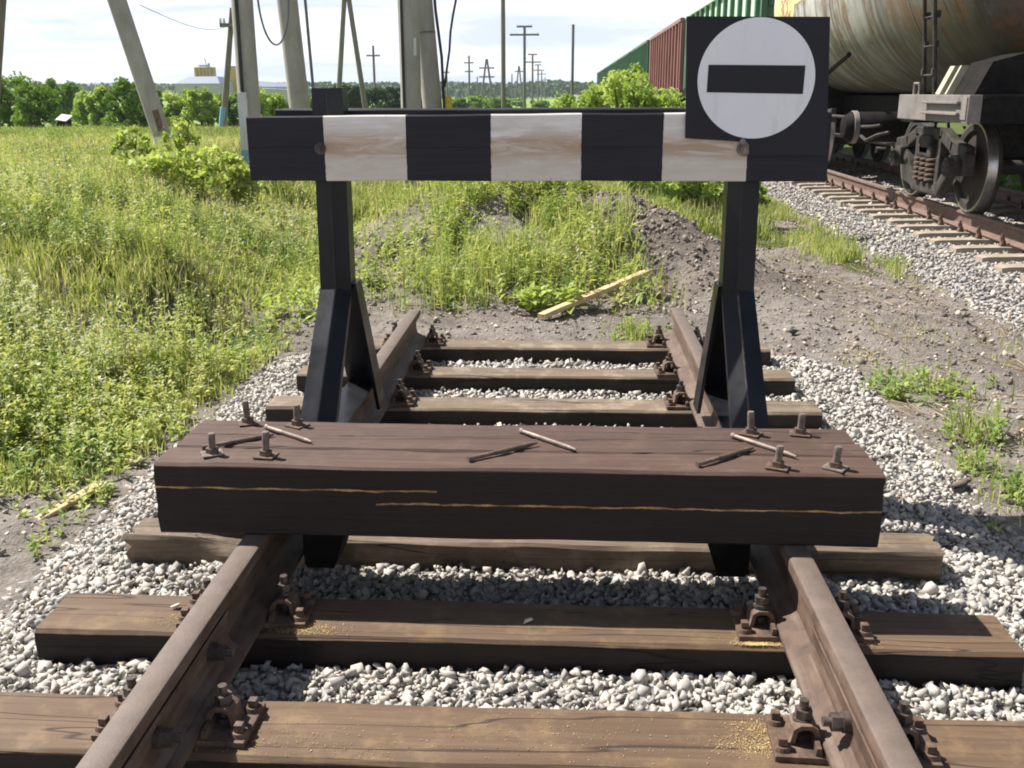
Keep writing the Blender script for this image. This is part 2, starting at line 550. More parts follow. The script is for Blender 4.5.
M['tree'] = m_leaf('tree_leaves', [(0.0, (0.09, 0.175, 0.035)), (0.5, (0.18, 0.29, 0.055)), (1.0, (0.30, 0.42, 0.10))], 0.4)
M['conifer'] = m_leaf('distant_tree_leaves', [(0.0, (0.03, 0.065, 0.022)), (0.5, (0.06, 0.11, 0.035)), (1.0, (0.10, 0.165, 0.05))], 0.2)
M['flower'] = m_leaf('small_flower_heads', [(0.0, (0.62, 0.52, 0.05)), (0.6, (0.70, 0.62, 0.12)), (0.85, (0.72, 0.70, 0.55)), (1.0, (0.75, 0.74, 0.70))], 0.3)
M['straw'] = m_leaf('dry_stalks', [(0.0, (0.23, 0.17, 0.10)), (0.5, (0.36, 0.28, 0.17)), (1.0, (0.46, 0.39, 0.26))], 0.15)


def m_plain(name, a, b, sc=6, rough=0.7, metal=0.0, bump=0.2, stretch=(1, 1, 1)):
    t = NT(name)
    v = t.coord('Object', stretch)
    n1 = t.noise(v, sc, 6, 0.65)
    return t.principled(t.ramp(n1, [(0.32, a), (0.68, b)]), rough, metal, n1, bump, 0.006)


M['bark'] = m_plain('bark', (0.07, 0.055, 0.042), (0.16, 0.13, 0.10), 12, 0.9, 0, 0.5, (1, 1, 0.3))
M['concrete'] = m_plain('pole_concrete', (0.30, 0.285, 0.25), (0.44, 0.42, 0.38), 5, 0.9, 0, 0.3, (1, 1, 0.4))
M['sleeper2'] = m_plain('sleeper_concrete', (0.25, 0.205, 0.155), (0.36, 0.305, 0.24), 9, 0.9, 0, 0.3)
M['pole_wood'] = m_plain('weathered_pole_wood', (0.13, 0.11, 0.09), (0.25, 0.225, 0.195), 8, 0.9, 0, 0.3, (1, 1, 0.1))
M['blue_paint'] = m_plain('pale_blue_paint', (0.13, 0.27, 0.46), (0.26, 0.42, 0.58), 14, 0.7)
M['yellow_paint'] = m_plain('yellow_paint', (0.55, 0.38, 0.03), (0.65, 0.48, 0.06), 14, 0.7)
M['white_paint'] = m_plain('white_paint_flake', (0.55, 0.55, 0.55), (0.7, 0.7, 0.7), 14, 0.7)
M['pipe'] = m_plain('galvanised_cover', (0.42, 0.43, 0.45), (0.60, 0.61, 0.63), 6, 0.45, 0.4)
M['cable'] = m_plain('black_cable', (0.015, 0.015, 0.018), (0.035, 0.035, 0.04), 6, 0.55)
M['cable_grey'] = m_plain('grey_cable', (0.12, 0.12, 0.13), (0.2, 0.2, 0.21), 6, 0.55)
M['insulator'] = m_plain('porcelain', (0.5, 0.5, 0.48), (0.65, 0.65, 0.62), 6, 0.3)
M['fresh_wood'] = m_plain('fresh_sawn_wood', (0.42, 0.30, 0.15), (0.60, 0.46, 0.26), 6, 0.8, 0, 0.4, (1.5, 18, 18))
M['pale_wood'] = m_plain('pale_dry_wood', (0.46, 0.40, 0.30), (0.62, 0.56, 0.44), 6, 0.8, 0, 0.4, (1.5, 18, 18))
M['sawdust'] = m_plain('sawdust', (0.50, 0.36, 0.14), (0.72, 0.56, 0.28), 60, 0.95)
M['rock_dark'] = m_plain('dark_lump', (0.035, 0.035, 0.038), (0.085, 0.083, 0.085), 18, 0.8)
M['rubbish'] = m_plain('pale_litter', (0.62, 0.60, 0.52), (0.75, 0.72, 0.64), 8, 0.6)
M['roof_grey'] = m_plain('zinc_roof', (0.17, 0.20, 0.27), (0.23, 0.265, 0.34), 1.5, 0.5)
M['wall_grey'] = m_plain('pale_wall', (0.38, 0.38, 0.38), (0.48, 0.48, 0.47), 1.5, 0.8)
M['silo'] = m_plain('ochre_silo', (0.40, 0.28, 0.10), (0.52, 0.38, 0.16), 1.2, 0.7)
M['tower_yellow'] = m_plain('yellow_tower', (0.52, 0.34, 0.07), (0.62, 0.43, 0.12), 1.2, 0.7)
M['chassis'] = m_rust('chassis_black', (0.006, 0.006, 0.006), (0.013, 0.012, 0.011), (0.028, 0.024, 0.021), 0.85, 0, 10, 0.12)
M['frame_grey'] = m_rust('dusty_frame_steel', (0.11, 0.097, 0.09), (0.18, 0.16, 0.148), (0.25, 0.21, 0.19), 0.75, 0, 5)
M['bogie_steel'] = m_rust('dusty_cast_steel', (0.020, 0.018, 0.016), (0.046, 0.041, 0.036), (0.095, 0.085, 0.074), 0.75, 0.0, 8, 0.25)
M['wheel'] = m_rust('wheel_steel', (0.025, 0.022, 0.02), (0.05, 0.043, 0.038), (0.045, 0.038, 0.032), 0.8, 0.0, 9, 0.15)
M['wheel_tread'] = m_rust('polished_tread', (0.34, 0.33, 0.32), (0.48, 0.47, 0.46), (0.6, 0.59, 0.58), 0.3, 0.85, 20)
M['cream'] = m_plain('cream_paint', (0.34, 0.32, 0.23), (0.46, 0.43, 0.32), 10, 0.7)


def m_tank():
    t = NT('dirty_shaded_tank_shell')
    tc = t.n('ShaderNodeTexCoord')
    sep = t.n('ShaderNodeSeparateXYZ', {'Vector': (tc, 'Object')})
    # spill streaks run round the shell, so they are bands of length
    mp = t.n('ShaderNodeMapping', {'Vector': (tc, 'Object'), 'Scale': (0.25, 3.4, 0.16)})
    n1 = t.noise(mp, 1.2, 7, 0.66, 0.35)
    n2 = t.noise((tc, 'Object'), 2.3, 7, 0.68, 0.3)
    n3 = t.noise((tc, 'Object'), 13, 5, 0.7)
    c = t.ramp(n1, [(0.30, (0.075, 0.066, 0.052)), (0.45, (0.30, 0.285, 0.255)), (0.54, (0.56, 0.55, 0.52)), (0.64, (0.40, 0.37, 0.325)), (0.76, (0.66, 0.65, 0.62))])
    near = t.n('ShaderNodeMapRange', {'Value': (sep, 1), 'From Min': 9.9, 'From Max': 15.5, 'To Min': 1.0, 'To Max': 0.0})  # near-end dirt, with the darkness of the shaded head painted in
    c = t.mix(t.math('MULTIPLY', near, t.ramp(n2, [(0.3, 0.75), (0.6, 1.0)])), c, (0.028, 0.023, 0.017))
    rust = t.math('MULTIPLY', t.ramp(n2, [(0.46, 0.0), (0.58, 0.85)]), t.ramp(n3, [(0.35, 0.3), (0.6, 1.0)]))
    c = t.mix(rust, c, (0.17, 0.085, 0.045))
    low = t.n('ShaderNodeMapRange', {'Value': (sep, 2), 'From Min': 1.2, 'From Max': 2.2, 'To Min': 1.0, 'To Max': 0.0})  # shade of the tank's underside, painted into the shell colour
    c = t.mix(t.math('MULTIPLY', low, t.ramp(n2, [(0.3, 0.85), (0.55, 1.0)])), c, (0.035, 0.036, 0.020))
    r = t.ramp(n1, [(0.3, 0.65), (0.7, 0.42)])
    return t.principled(c, r, 0.0, n3, 0.12, 0.005, spec=0.35)


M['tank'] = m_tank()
M['tank_yellow'] = m_plain('faded_yellow_paint', (0.58, 0.50, 0.20), (0.70, 0.63, 0.34), 4, 0.6)
M['tank_letter'] = m_plain('red_brown_lettering', (0.30, 0.12, 0.09), (0.42, 0.22, 0.17), 20, 0.7)


def m_wagon(name, a, b):
    t = NT(name)
    v = t.coord('Object')
    n1 = t.noise(t.n('ShaderNodeMapping', {'Vector': v, 'Scale': (1, 1, 0.35)}), 3, 6, 0.65)
    n2 = t.noise(v, 12, 5, 0.7)
    c = t.ramp(n1, [(0.32, a), (0.68, b)])
    c = t.mix(t.ramp(n2, [(0.55, 0.0), (0.75, 0.45)]), c, (0.15, 0.09, 0.06))
    return t.principled(c, 0.6, 0, n2, 0.15, 0.006)


M['maroon'] = m_wagon('maroon_wagon_paint', (0.22, 0.09, 0.085), (0.34, 0.16, 0.145))
M['green'] = m_wagon('green_wagon_paint', (0.035, 0.10, 0.055), (0.06, 0.15, 0.085))
M['pale_green'] = m_wagon('pale_green_wagon_paint', (0.42, 0.56, 0.44), (0.52, 0.66, 0.53))
M['hill'] = m_plain('wooded_hill', (0.022, 0.048, 0.022), (0.045, 0.08, 0.032), 0.05, 0.95)

# ------------------------------------------------------------------ value noise and terrain
_tab = np.random.default_rng(3).random((256, 256))


def vnoise(x, y):
    xi, yi = np.floor(x).astype(int), np.floor(y).astype(int)
    fx, fy = x - xi, y - yi
    fx, fy = fx * fx * (3 - 2 * fx), fy * fy * (3 - 2 * fy)
    a, b = _tab[xi % 256, yi % 256], _tab[(xi + 1) % 256, yi % 256]
    c, d = _tab[xi % 256, (yi + 1) % 256], _tab[(xi + 1) % 256, (yi + 1) % 256]
    return (a * (1 - fx) + b * fx) * (1 - fy) + (c * (1 - fx) + d * fx) * fy


def fbm(x, y, o=4):
    s, a, t = 0.0, 1.0, 0.0
    for k in range(o):
        s = s + a * vnoise(x * 2 ** k + 17.3 * k, y * 2 ** k + 5.1 * k)
        t += a
        a *= 0.5
    return s / t


def sst(a, b, x):
    t = np.clip((x - a) / (b - a), 0, 1)
    return t * t * (3 - 2 * t)


def hgt(x, y):
    x, y = np.asarray(x, float), np.asarray(y, float)
    z = np.full(np.broadcast(x, y).shape, -0.36)
    left = sst(1.95, 4.6, -x)
    z = z + left * (0.34 + 0.36 * sst(3.5, 7.5, y))
    z = z - 0.16 * np.exp(-((x + 2.45) / 0.35) ** 2 - ((y - 6.35) / 0.45) ** 2)      # washed-out hollow
    z = z + 0.18 * np.exp(-((x + 2.9) / 0.5) ** 2 - ((y - 7.3) / 0.7) ** 2)
    z = z + 0.05 * sst(6.2, 7.2, y) * (np.abs(x) < 3)
    z = z + 0.74 * np.exp(-(np.abs((x + 0.45) / 1.45)) ** 2.4 - (np.abs((y - 10.3) / 1.9)) ** 2.2)     # spoil heap
    z = z + 0.34 * np.exp(-((x - 0.95 + 0.35 * (y - 9.2)) / 0.42) ** 2 - ((y - 9.0) / 1.0) ** 2)   # its ridge on the right
    z = z + 0.12 * np.exp(-((x - 1.7) / 0.5) ** 2 - ((y - 8.2) / 0.6) ** 2)
    z = z - 1.55 * sst(20, 75, y) * sst(-3.0, 1.5, -x + 0.0 * y)
    z = z - 1.2 * sst(75, 300, y) * sst(-3.0, 1.5, -x)
    # bumps, none where the ballast lies
    rough = np.where((x > -1.9) & (x < 2.25) & (y < 6.4), 0.25, 1.0) * np.where((x > 3.0) & (x < 8.0), 0.15, 1.0)
    soil_factor = 1.0
    z = z + rough * ((fbm(x * 0.9, y * 0.9) - 0.5) * 0.16 + (fbm(x * 4.1 + 9, y * 4.1) - 0.5) * 0.075) * soil_factor
    mound = np.exp(-(np.abs((x - 0.1) / 1.9)) ** 2 - (np.abs((y - 9.6) / 2.2)) ** 2)
    z = z + mound * ((fbm(x * 6 + 3, y * 6) - 0.5) * 0.26 + (fbm(x * 2.4 + 33, y * 2.4) - 0.5) * 0.22)
    return z


def grassy(x, y):
    """how much the ground is grown over, 0..1"""
    x, y = np.asarray(x, float), np.asarray(y, float)
    n = fbm(x * 0.8 + 40, y * 0.8)
    g = sst(1.72, 2.15, -x + 0.5 * (n - 0.5)) * sst(3.5, 4.9, y + 0.4 * (-x - 2.0) + 1.2 * (n - 0.5))
    g = g * (1 - 0.98 * np.exp(-((x + 2.55) / 0.62) ** 2 - ((y - 6.35) / 0.62) ** 2))
    g = g * (1 - 0.95 * np.exp(-((x + 1.95) / 0.6) ** 2 - ((y - 7.3) / 0.8) ** 2))
    g = g * (1 - 0.6 * sst(0.52, 0.62, fbm(x * 1.4 + 77, y * 1.4)) * (y < 14))
    mid = np.where((x > -2.6) & (x < 2.6) & (y > 10.8), 0.75, 0.0)
    g = np.maximum(g, mid)
    strip = np.exp(-((x - 2.88) / 0.22) ** 2) * sst(8.6, 9.6, y) * 0.8
    g = np.maximum(g, strip * (n > 0.38))
    g = np.maximum(g, np.where(x > 7.6, 0.8, 0))
    g = np.where((x > 3.25) & (x < 7.6), 0.0, g)
    g = np.where(y > 26, np.where((x > 3.2) & (x < 7.6), 0, 1.0), g)
    return g


def axis_grid(lo, hi, step, far, grow=1.16):
    a = list(np.arange(lo, hi + 1e-6, step))
    s, v = step, hi
    while v < far:
        s *= grow
        v += s
        a.append(v)
    return a


xs = axis_grid(0, 7.6, 0.075, 4000)
xs = np.array([-v for v in reversed(xs[1:])] + xs)
ys = np.array([-30, -12, -6, -3, -1.5, -0.5] + axis_grid(0.2, 15.0, 0.075, 6000))
gx, gy = np.meshgrid(xs, ys)
gz = hgt(gx, gy)
ny, nx = gx.shape
V = np.stack([gx.ravel(), gy.ravel(), gz.ravel()], 1)
ii = (np.arange(ny - 1)[:, None] * nx + np.arange(nx - 1)[None, :]).ravel()
Q = np.stack([ii, ii + 1, ii + 1 + nx, ii + nx], 1)
gr = grassy(V[:, 0], V[:, 1])
far_m = sst(12, 22, V[:, 1]) * (V[:, 0] < 3)
dry = 1 - 0.85 * sst(17, 22, V[:, 1])
gx1, gy1 = V[:, 0], V[:, 1]
soil_factor = np.exp(-((gx1 - 1.05 + 0.3 * (gy1 - 9.0)) / 0.5) ** 2 - ((gy1 - 8.8) / 0.9) ** 2) + np.exp(-((gx1 + 2.5) / 0.6) ** 2 - ((gy1 - 6.4) / 0.6) ** 2) + 0.45 * np.exp(-((gx1 - 2.2) / 0.5) ** 2 - ((gy1 - 8.3) / 0.8) ** 2) + 0.7 * np.exp(-((gx1 + 1.4) / 0.5) ** 2 - ((gy1 - 8.6) / 0.7) ** 2)  # patches of darker soil: heap ridge, bank hollow and two smaller spots
soil_factor = np.clip(soil_factor * (0.5 + fbm(gx1 * 3 + 8, gy1 * 3)), 0, 1)
ground = np_mesh('ground', V, [Q], M['ground'], smooth=True, attrs={'grass': gr, 'far': far_m, 'dry': dry, 'soil_factor': soil_factor})
tag(ground, 'bare greyish soil and rough grass beside the track', kind='structure')

# ---- ballast beds
def bed_z(x, y):
    z = -0.285 - 0.015 * np.abs(x)
    z = z - 0.12 * sst(1.42, 2.05 + 0.25 * (np.asarray(x) > 0), np.abs(x))
    z = z - 0.08 * sst(5.9, 6.4, y)
    return z


def bed(name, xr, yr, step, zf, mat, label):
    X, Y = np.meshgrid(np.arange(xr[0], xr[1] + step / 2, step), np.arange(yr[0], yr[1] + step / 2, step))
    Z = zf(X, Y) + (fbm(X * 9, Y * 9) - 0.5) * 0.03
    h, w = X.shape
    i = (np.arange(h - 1)[:, None] * w + np.arange(w - 1)[None, :]).ravel()
    o = np_mesh(name, np.stack([X.ravel(), Y.ravel(), Z.ravel()], 1), [np.stack([i, i + 1, i + 1 + w, i + w], 1)], mat, smooth=True)
    return tag(o, label, kind='structure')


def bed2_z(x, y):
    d = np.abs(x - X2)
    return -0.243 - 0.012 * d - 0.17 * sst(1.35, 2.4, d)


bed('ballast_bed', (-2.0, 2.2), (-1.0, 6.5), 0.05, lambda x, y: bed_z(x, y) - 0.008, M['bed'], 'fine pale gravel between the timber sleepers')
bed('train_ballast_bed', (3.0, 7.6), (-2.0, 60.0), 0.1, lambda x, y: bed2_z(x, y) - 0.01, M['bed2'], 'grey gravel bank carrying the train track')
bed('train_ballast_bed', (3.0, 7.6), (60.2, 700.0), 0.8, lambda x, y: bed2_z(x, y) - 0.01, M['bed2'], 'grey gravel bank carrying the train track far away')


# ---- loose stones
def hull_templates(n, pts, flat=0.75, lo=0.65):
    T = []
    for k in range(n):
        bm = bmesh.new()
        q = rng.normal(size=(pts, 3))
        q /= np.linalg.norm(q, axis=1)[:, None]
        q *= rng.uniform(0.72, 1.0, (pts, 1))
        q *= np.array([1.0, rng.uniform(lo, 0.95), rng.uniform(0.42, flat)])
        for p in q: bm.verts.new(p)
        r = bmesh.ops.convex_hull(bm, input=bm.verts)
        bmesh.ops.delete(bm, geom=[v for v in bm.verts if not v.link_faces], context='VERTS')
        bmesh.ops.triangulate(bm, faces=bm.faces)
        bmesh.ops.recalc_face_normals(bm, faces=bm.faces)
        bm.verts.index_update()
        T.append((np.array([v.co[:] for v in bm.verts]), np.array([[v.index for v in f.verts] for f in bm.faces])))
        bm.free()
    return T


def rand_rot(n, tilt=1.0):
    q = rng.normal(size=(n, 4))
    q[:, 1:3] *= tilt
    q /= np.linalg.norm(q, axis=1)[:, None]
    w, x, y, z = q.T
    return np.stack([np.stack([1 - 2 * (y * y + z * z), 2 * (x * y - z * w), 2 * (x * z + y * w)], 1),
                     np.stack([2 * (x * y + z * w), 1 - 2 * (x * x + z * z), 2 * (y * z - x * w)], 1),
                     np.stack([2 * (x * z - y * w), 2 * (y * z + x * w), 1 - 2 * (x * x + y * y)], 1)], 1)


def stones(name, pos, size, mat, T, label, tints=None, tilt=0.45):
    n = len(pos)
    ti = rng.integers(0, len(T), n)
    Vs, Fs, Ts, base = [], [], [], 0
    tint = rng.random(n) if tints is None else tints
    for k, (v, f) in enumerate(T):
        sel = np.where(ti == k)[0]
        if not len(sel): continue
        Rm = rand_rot(len(sel), tilt)
        P = np.einsum('nij,vj->nvi', Rm, v) * size[sel][:, None, None] + pos[sel][:, None, :]
        nv = len(v)
        Fk = f[None] + (np.arange(len(sel)) * nv)[:, None, None] + base
        Vs.append(P.reshape(-1, 3))
        Fs.append(Fk.reshape(-1, 3))
        Ts.append(np.repeat(tint[sel], nv))
        base += nv * len(sel)
    o = np_mesh(name, np.concatenate(Vs), [np.concatenate(Fs)], mat, tint=np.concatenate(Ts))
    return tag(o, label, kind='stuff')


T_near = hull_templates(28, 9, 0.72, 0.55)
T_far = hull_templates(8, 9)
SLEEPERS = [(1.93, 0.235), (2.465, 0.225), (3.085, 0.17), (3.86, 0.23), (4.58, 0.20), (5.17, 0.185), (5.79, 0.20)]   # front edge, width

n = 104000
px_ = rng.uniform(-2.05, 2.35, n)
py_ = np.where(rng.random(n) < 0.22, rng.uniform(1.6, 3.4, n), rng.uniform(1.0, 6.35, n))
edge = np.abs(px_) - (0.13 + 0.24 * (1 - sst(4.3, 5.3, py_))) * (px_ > 0) + 0.22 * (fbm(px_ * 2 + 7, py_ * 2) - 0.5) * 2 + np.abs(rng.normal(0, 0.05, n))
keep = (edge < 1.86) & (py_ + rng.normal(0, 0.06, n) + 0.25 * (fbm(px_ * 3, py_ * 3 + 9) - 0.5) < 6.12)
for y0, w in SLEEPERS:
    inside = (py_ > y0 - 0.012) & (py_ < y0 + w + 0.012) & (np.abs(px_) < 1.36)
    keep &= ~inside
px_, py_ = px_[keep], py_[keep]
sz = np.clip(rng.lognormal(math.log(0.0175), 0.38, len(px_)), 0.007, 0.040)
pz_ = bed_z(px_, py_) + rng.uniform(-0.014, 0.014, len(px_)) + (fbm(px_ * 3, py_ * 3) - 0.5) * 0.035
stones('ballast_stones', np.stack([px_, py_, pz_], 1), sz, M['stone'], T_near, 'pale crushed stone filling the space between the timber sleepers', np.clip(rng.beta(2.2, 1.7, len(px_)), 0, 1))

n = 60000
py_ = 6.0 + (rng.random(n) ** 1.9) * 26
px_ = rng.uniform(2.6, 6.9, n)
d = np.abs(px_ - X2)
keep = (d + 0.4 * (fbm(px_ * 1.5, py_ * 1.5) - 0.5) + np.abs(rng.normal(0, 0.26, n)) < 2.62)
px_, py_ = px_[keep], py_[keep]
pz_ = bed2_z(px_, py_) + rng.uniform(-0.01, 0.018, len(px_))
sz = np.clip(rng.lognormal(math.log(0.026), 0.3, len(px_)), 0.013, 0.05) * (0.85 + 0.02 * py_)
# none on the concrete sleepers
ph = ((py_ - 6.1) % 0.545)
keep = ~((ph < 0.29) & (np.abs(px_ - X2) < 1.37) & (py_ < 30.5))
stones('train_ballast_stones', np.stack([px_, py_, pz_], 1)[keep], sz[keep], M['stone_grey'], T_far, 'grey crushed stone sloping down from the train track')

n = 26000
px_ = rng.uniform(-4.5, 3.4, n)
py_ = rng.uniform(3.2, 13, n)
keep = ((px_ > 1.75) | (px_ < -1.8) | (py_ > 6.0)) & (rng.random(n) > 0.75 * grassy(px_, py_))
px_, py_ = px_[keep], py_[keep]
sz = np.clip(rng.lognormal(math.log(0.012), 0.5, len(px_)), 0.004, 0.05)
pz_ = hgt(px_, py_) + sz * 0.2
stones('soil_clods', np.stack([px_, py_, pz_], 1), sz, M['clod'], T_far, 'crumbs of dry grey soil and small stones beside the track', tilt=1)
n = 4600
px_ = rng.normal(1.0, 0.45, n) - 0.1
py_ = rng.normal(8.9, 0.85, n)
sz = np.clip(rng.lognormal(math.log(0.010), 0.7, n), 0.004, 0.06)
keep = (py_ > 7.2) & (px_ > 0.2)
px_, py_, sz = px_[keep], py_[keep], sz[keep]
stones('heap_clods', np.stack([px_, py_, hgt(px_, py_) + sz * 0.15], 1), sz, M['clod'], T_far, 'dark dry clods on the right side of the soil heap', rng.beta(1.2, 3.0, len(px_)), tilt=1)
n = 260
px_ = np.concatenate([rng.uniform(1.75, 2.6, n), rng.uniform(-2.4, -1.85, n)])
py_ = rng.uniform(3.0, 7.0, 2 * n)
sz = rng.uniform(0.008, 0.024, 2 * n)
stones('stray_stones', np.stack([px_, py_, hgt(px_, py_) + sz * 0.3], 1), sz, M['stone'], T_near, 'stray pale stones scattered on the soil beside the ballast')

from mathutils import noise as mnoise


def timber(L, W, H, seed, amp=0.004, nseg=30, r=0.008, top=True, ragged=0.0, k=5):
    """squared timber; x centred, front face y=0, z 0..H"""
    ring = []
    def side(a, b):
        for i in range(k):
            t = i / k
            ring.append((a[0] + (b[0] - a[0]) * t, a[1] + (b[1] - a[1]) * t))
    c = [(r, 0), (W - r, 0), (W, r), (W, H - r), (W - r, H), (r, H), (0, H - r), (0, r)]
    for i in range(8):
        a, b = c[i], c[(i + 1) % 8]
        if i % 2 == 0: side(a, b)
        else: ring.append(a)
    secs = []
    for j in range(nseg + 1):
        x = -L / 2 + L * j / nseg
        sec = []
        for (y, z) in ring:
            q = Vector((x * 1.5 + seed * 7.1, y * 14, z * 14))
            d1 = mnoise.noise(q) * amp
            d2 = mnoise.noise(q * 3.3 + Vector((0, 5, 0))) * amp * 0.6
            ex = mnoise.noise(Vector((y * 30, z * 30, seed + x))) * (0.006 + ragged * 0.25) if j in (0, nseg) else 0
            yy, zz = y, z
            if ragged and y < W * 0.4:
                lump = max(0, mnoise.noise(Vector((x * 3.1 + seed, z * 9, 0)))) * ragged
                yy += lump
                zz -= lump * 0.6 * (z / H)
            sec.append((x + ex, yy + d1 + d2, zz + d2 + mnoise.noise(q * 1.7 + Vector((9, 0, 0))) * amp))
        secs.append(sec)
    b = MB()
    b.loft(secs)
    return b


# ------------------------------------------------------------------ timber sleepers with their rail fastenings
def hexprism(b, c, r, h):
    return b.cyl((c[0], c[1], c[2]), (c[0], c[1], c[2] + h), r, n=6)


def clip_bm(s):
    """arched clip beside the rail foot, opening seen along the rail; s=+1 outer right side, -1 left side"""
    b = MB()
    p = [(0.062, 0.0), (0.062, 0.012), (0.075, 0.018), (0.083, 0.044), (0.098, 0.056), (0.125, 0.056), (0.140, 0.044), (0.148, 0.0)]
    q = [(0.136, 0.0), (0.131, 0.036), (0.121, 0.044), (0.102, 0.044), (0.094, 0.036), (0.086, 0.008), (0.078, 0.004), (0.062, 0.0)]
    prof = p + q[:-1]
    b.prism([(s * x, z) for x, z in prof], 'y', -0.034, 0.034)
    return b


PROTO = {}


def fastening(parent, x, y, ztop):
    """base plate > two clips, two bolts, two square-headed screws; each part parented to its sleeper"""
    if not PROTO:
        pl = MB()
        pl.box((0, 0, 0.008), (0.37, 0.165, 0.016), 0.003)
        for s in (-1, 1):
            pl.prism([(s * 0.079, 0.014), (s * 0.094, 0.014), (s * 0.092, 0.036), (s * 0.081, 0.036)], 'y', -0.075, 0.075)
        p = pl.build('base_plate', M['rust'])
        for s in (-1, 1):
            c = clip_bm(s).build('clip', M['rust_orange'], p, bevel=0.002)
            c.location = (0, 0, 0.018)
            b = MB()
            b.cyl((s * 0.112, 0, 0.016), (s * 0.112, 0, 0.128), 0.011, n=14)
            hexprism(b, (s * 0.112, 0, 0.081), 0.021, 0.024)
            b.cyl((s * 0.112, 0, 0.074), (s * 0.112, 0, 0.082), 0.024, n=18)
            b.cyl((s * 0.112, 0, 0.03), (s * 0.112, 0, 0.045), 0.019, n=14)
            b.build('bolt', M['bolt_dark'], p, smooth=40)
            for yy in (-0.05, 0.05):
                sc = MB()
                sc.cyl((s * 0.165, yy * s, 0.015), (s * 0.165, yy * s, 0.027), 0.023, 0.019, n=16)
                sc.box((s * 0.165, yy * s, 0.036), (0.021, 0.021, 0.02), 0.003)
                sc.build('screw_head', M['rust'], p)
        PROTO['p'] = p
        c = p
        c.parent = parent
    else:
        c = copy_tree(PROTO['p'], parent)
    c.location = (x, y, ztop)
    c.rotation_euler = (0, 0, R(random.uniform(-2.5, 2.5)))
    for ch in c.children:
        if ch.name.startswith('bolt'):
            ch.location.z = random.uniform(-0.016, 0.0)
        elif ch.name.startswith('clip'):
            ch.rotation_euler = (0, 0, R(random.uniform(-5, 5)))
            ch.scale = (1, random.uniform(0.85, 1.05), random.uniform(0.82, 0.98))
    return c


SL_LABEL = ['nearest brown timber sleeper running along the bottom edge', 'brown sleeper lying just in front of the timber block, half in its shadow',
            'rough-edged pale sleeper lying directly under the timber block', 'timber sleeper hidden close behind the block between the post feet',
            'weathered sleeper just behind the black braces, third from the rail ends', 'weathered sleeper second from the rail ends',
            'farthest timber sleeper, under the ends of the rails against the soil']
for i, ((y0, w), lab) in enumerate(zip(SLEEPERS, SL_LABEL)):
    L = 2.76 if i < 3 else 2.68
    ragged = 0.09 if i == 2 else 0.0
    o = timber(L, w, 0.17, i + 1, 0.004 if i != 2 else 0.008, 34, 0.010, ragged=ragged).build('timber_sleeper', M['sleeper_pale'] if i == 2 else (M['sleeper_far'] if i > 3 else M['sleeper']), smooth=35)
    o.location = (random.uniform(-0.012, 0.012), y0, -0.37)
    o.rotation_euler = (0, 0, R([0.0, 0.0, -0.2, 0.2, 0.5, 0.4, 0.3][i]))
    tag(o, lab, 'sleeper', 'timber sleepers of the dead-end track')
    for s in (-1, 1):
        if i in (2,): continue
        fastening(o, s * GAUGE - o.location.x, w / 2, 0.1705)

# ------------------------------------------------------------------ rails
RAIL_HALF = [(0.0, 0.0), (0.024, -0.0008), (0.0325, -0.004), (0.0365, -0.012), (0.0372, -0.034), (0.012, -0.045), (0.0092, -0.06), (0.009, -0.12), (0.013, -0.142), (0.03, -0.152), (0.072, -0.166), (0.075, -0.170), (0.075, -0.180)]
RAIL_PROF = RAIL_HALF[1:] + [(-x, z) for x, z in reversed(RAIL_HALF[1:])]


def rail(name, x, y0, y1, mat, step=0.4):
    n = max(2, int((y1 - y0) / step))
    secs = []
    for j in range(n + 1):
        y = y0 + (y1 - y0) * j / n
        secs.append([(p[0], y - y0, p[1]) for p in RAIL_PROF])
    o = MB().loft(secs).build(name, mat, smooth=35)
    o.location = (x, y0, 0)
    return o


for s, lab in ((-1, 'rusty left-hand rail of the dead-end track running under the block'), (1, 'rusty right-hand rail of the dead-end track running under the block')):
    y1 = 5.93 if s < 0 else 6.05
    r = rail('rail', s * GAUGE, -1.2, y1, M['rail'])
    tag(r, lab, 'rail', 'rails of the dead-end track')
    for side in (-1, 1):
        fp = MB()
        prof = [(side * a, z) for a, z in [(0.0105, -0.058), (0.0325, -0.049), (0.036, -0.054), (0.030, -0.072), (0.026, -0.105), (0.032, -0.132), (0.052, -0.152), (0.050, -0.158), (0.0175, -0.142), (0.0105, -0.120)]]
        fp.prism(prof, 'y', 1.35 + 1.2, 2.33 + 1.2)
        f = fp.build('fishplate', M['rail'], r, bevel=0.002)
        for k, yy in enumerate((1.5, 1.76, 1.98) if s > 0 else (1.5, 1.85, 2.2)):
            b = MB()
            cy = yy + 1.2
            if side * s < 0:
                b.cyl((side * 0.024, cy, -0.094), (side * 0.045, cy, -0.094), 0.024, n=18)
                b.cyl((side * 0.044, cy, -0.094), (side * 0.070, cy, -0.094), 0.021, n=6)
                b.cyl((side * 0.069, cy, -0.094), (side * 0.088, cy, -0.094), 0.011, n=12)
            else:
                b.cyl((side * 0.024, cy, -0.094), (side * 0.045, cy, -0.094), 0.024, 0.018, n=18)
            b.build('fishplate_bolt', M['bolt_dark'], f, smooth=40)

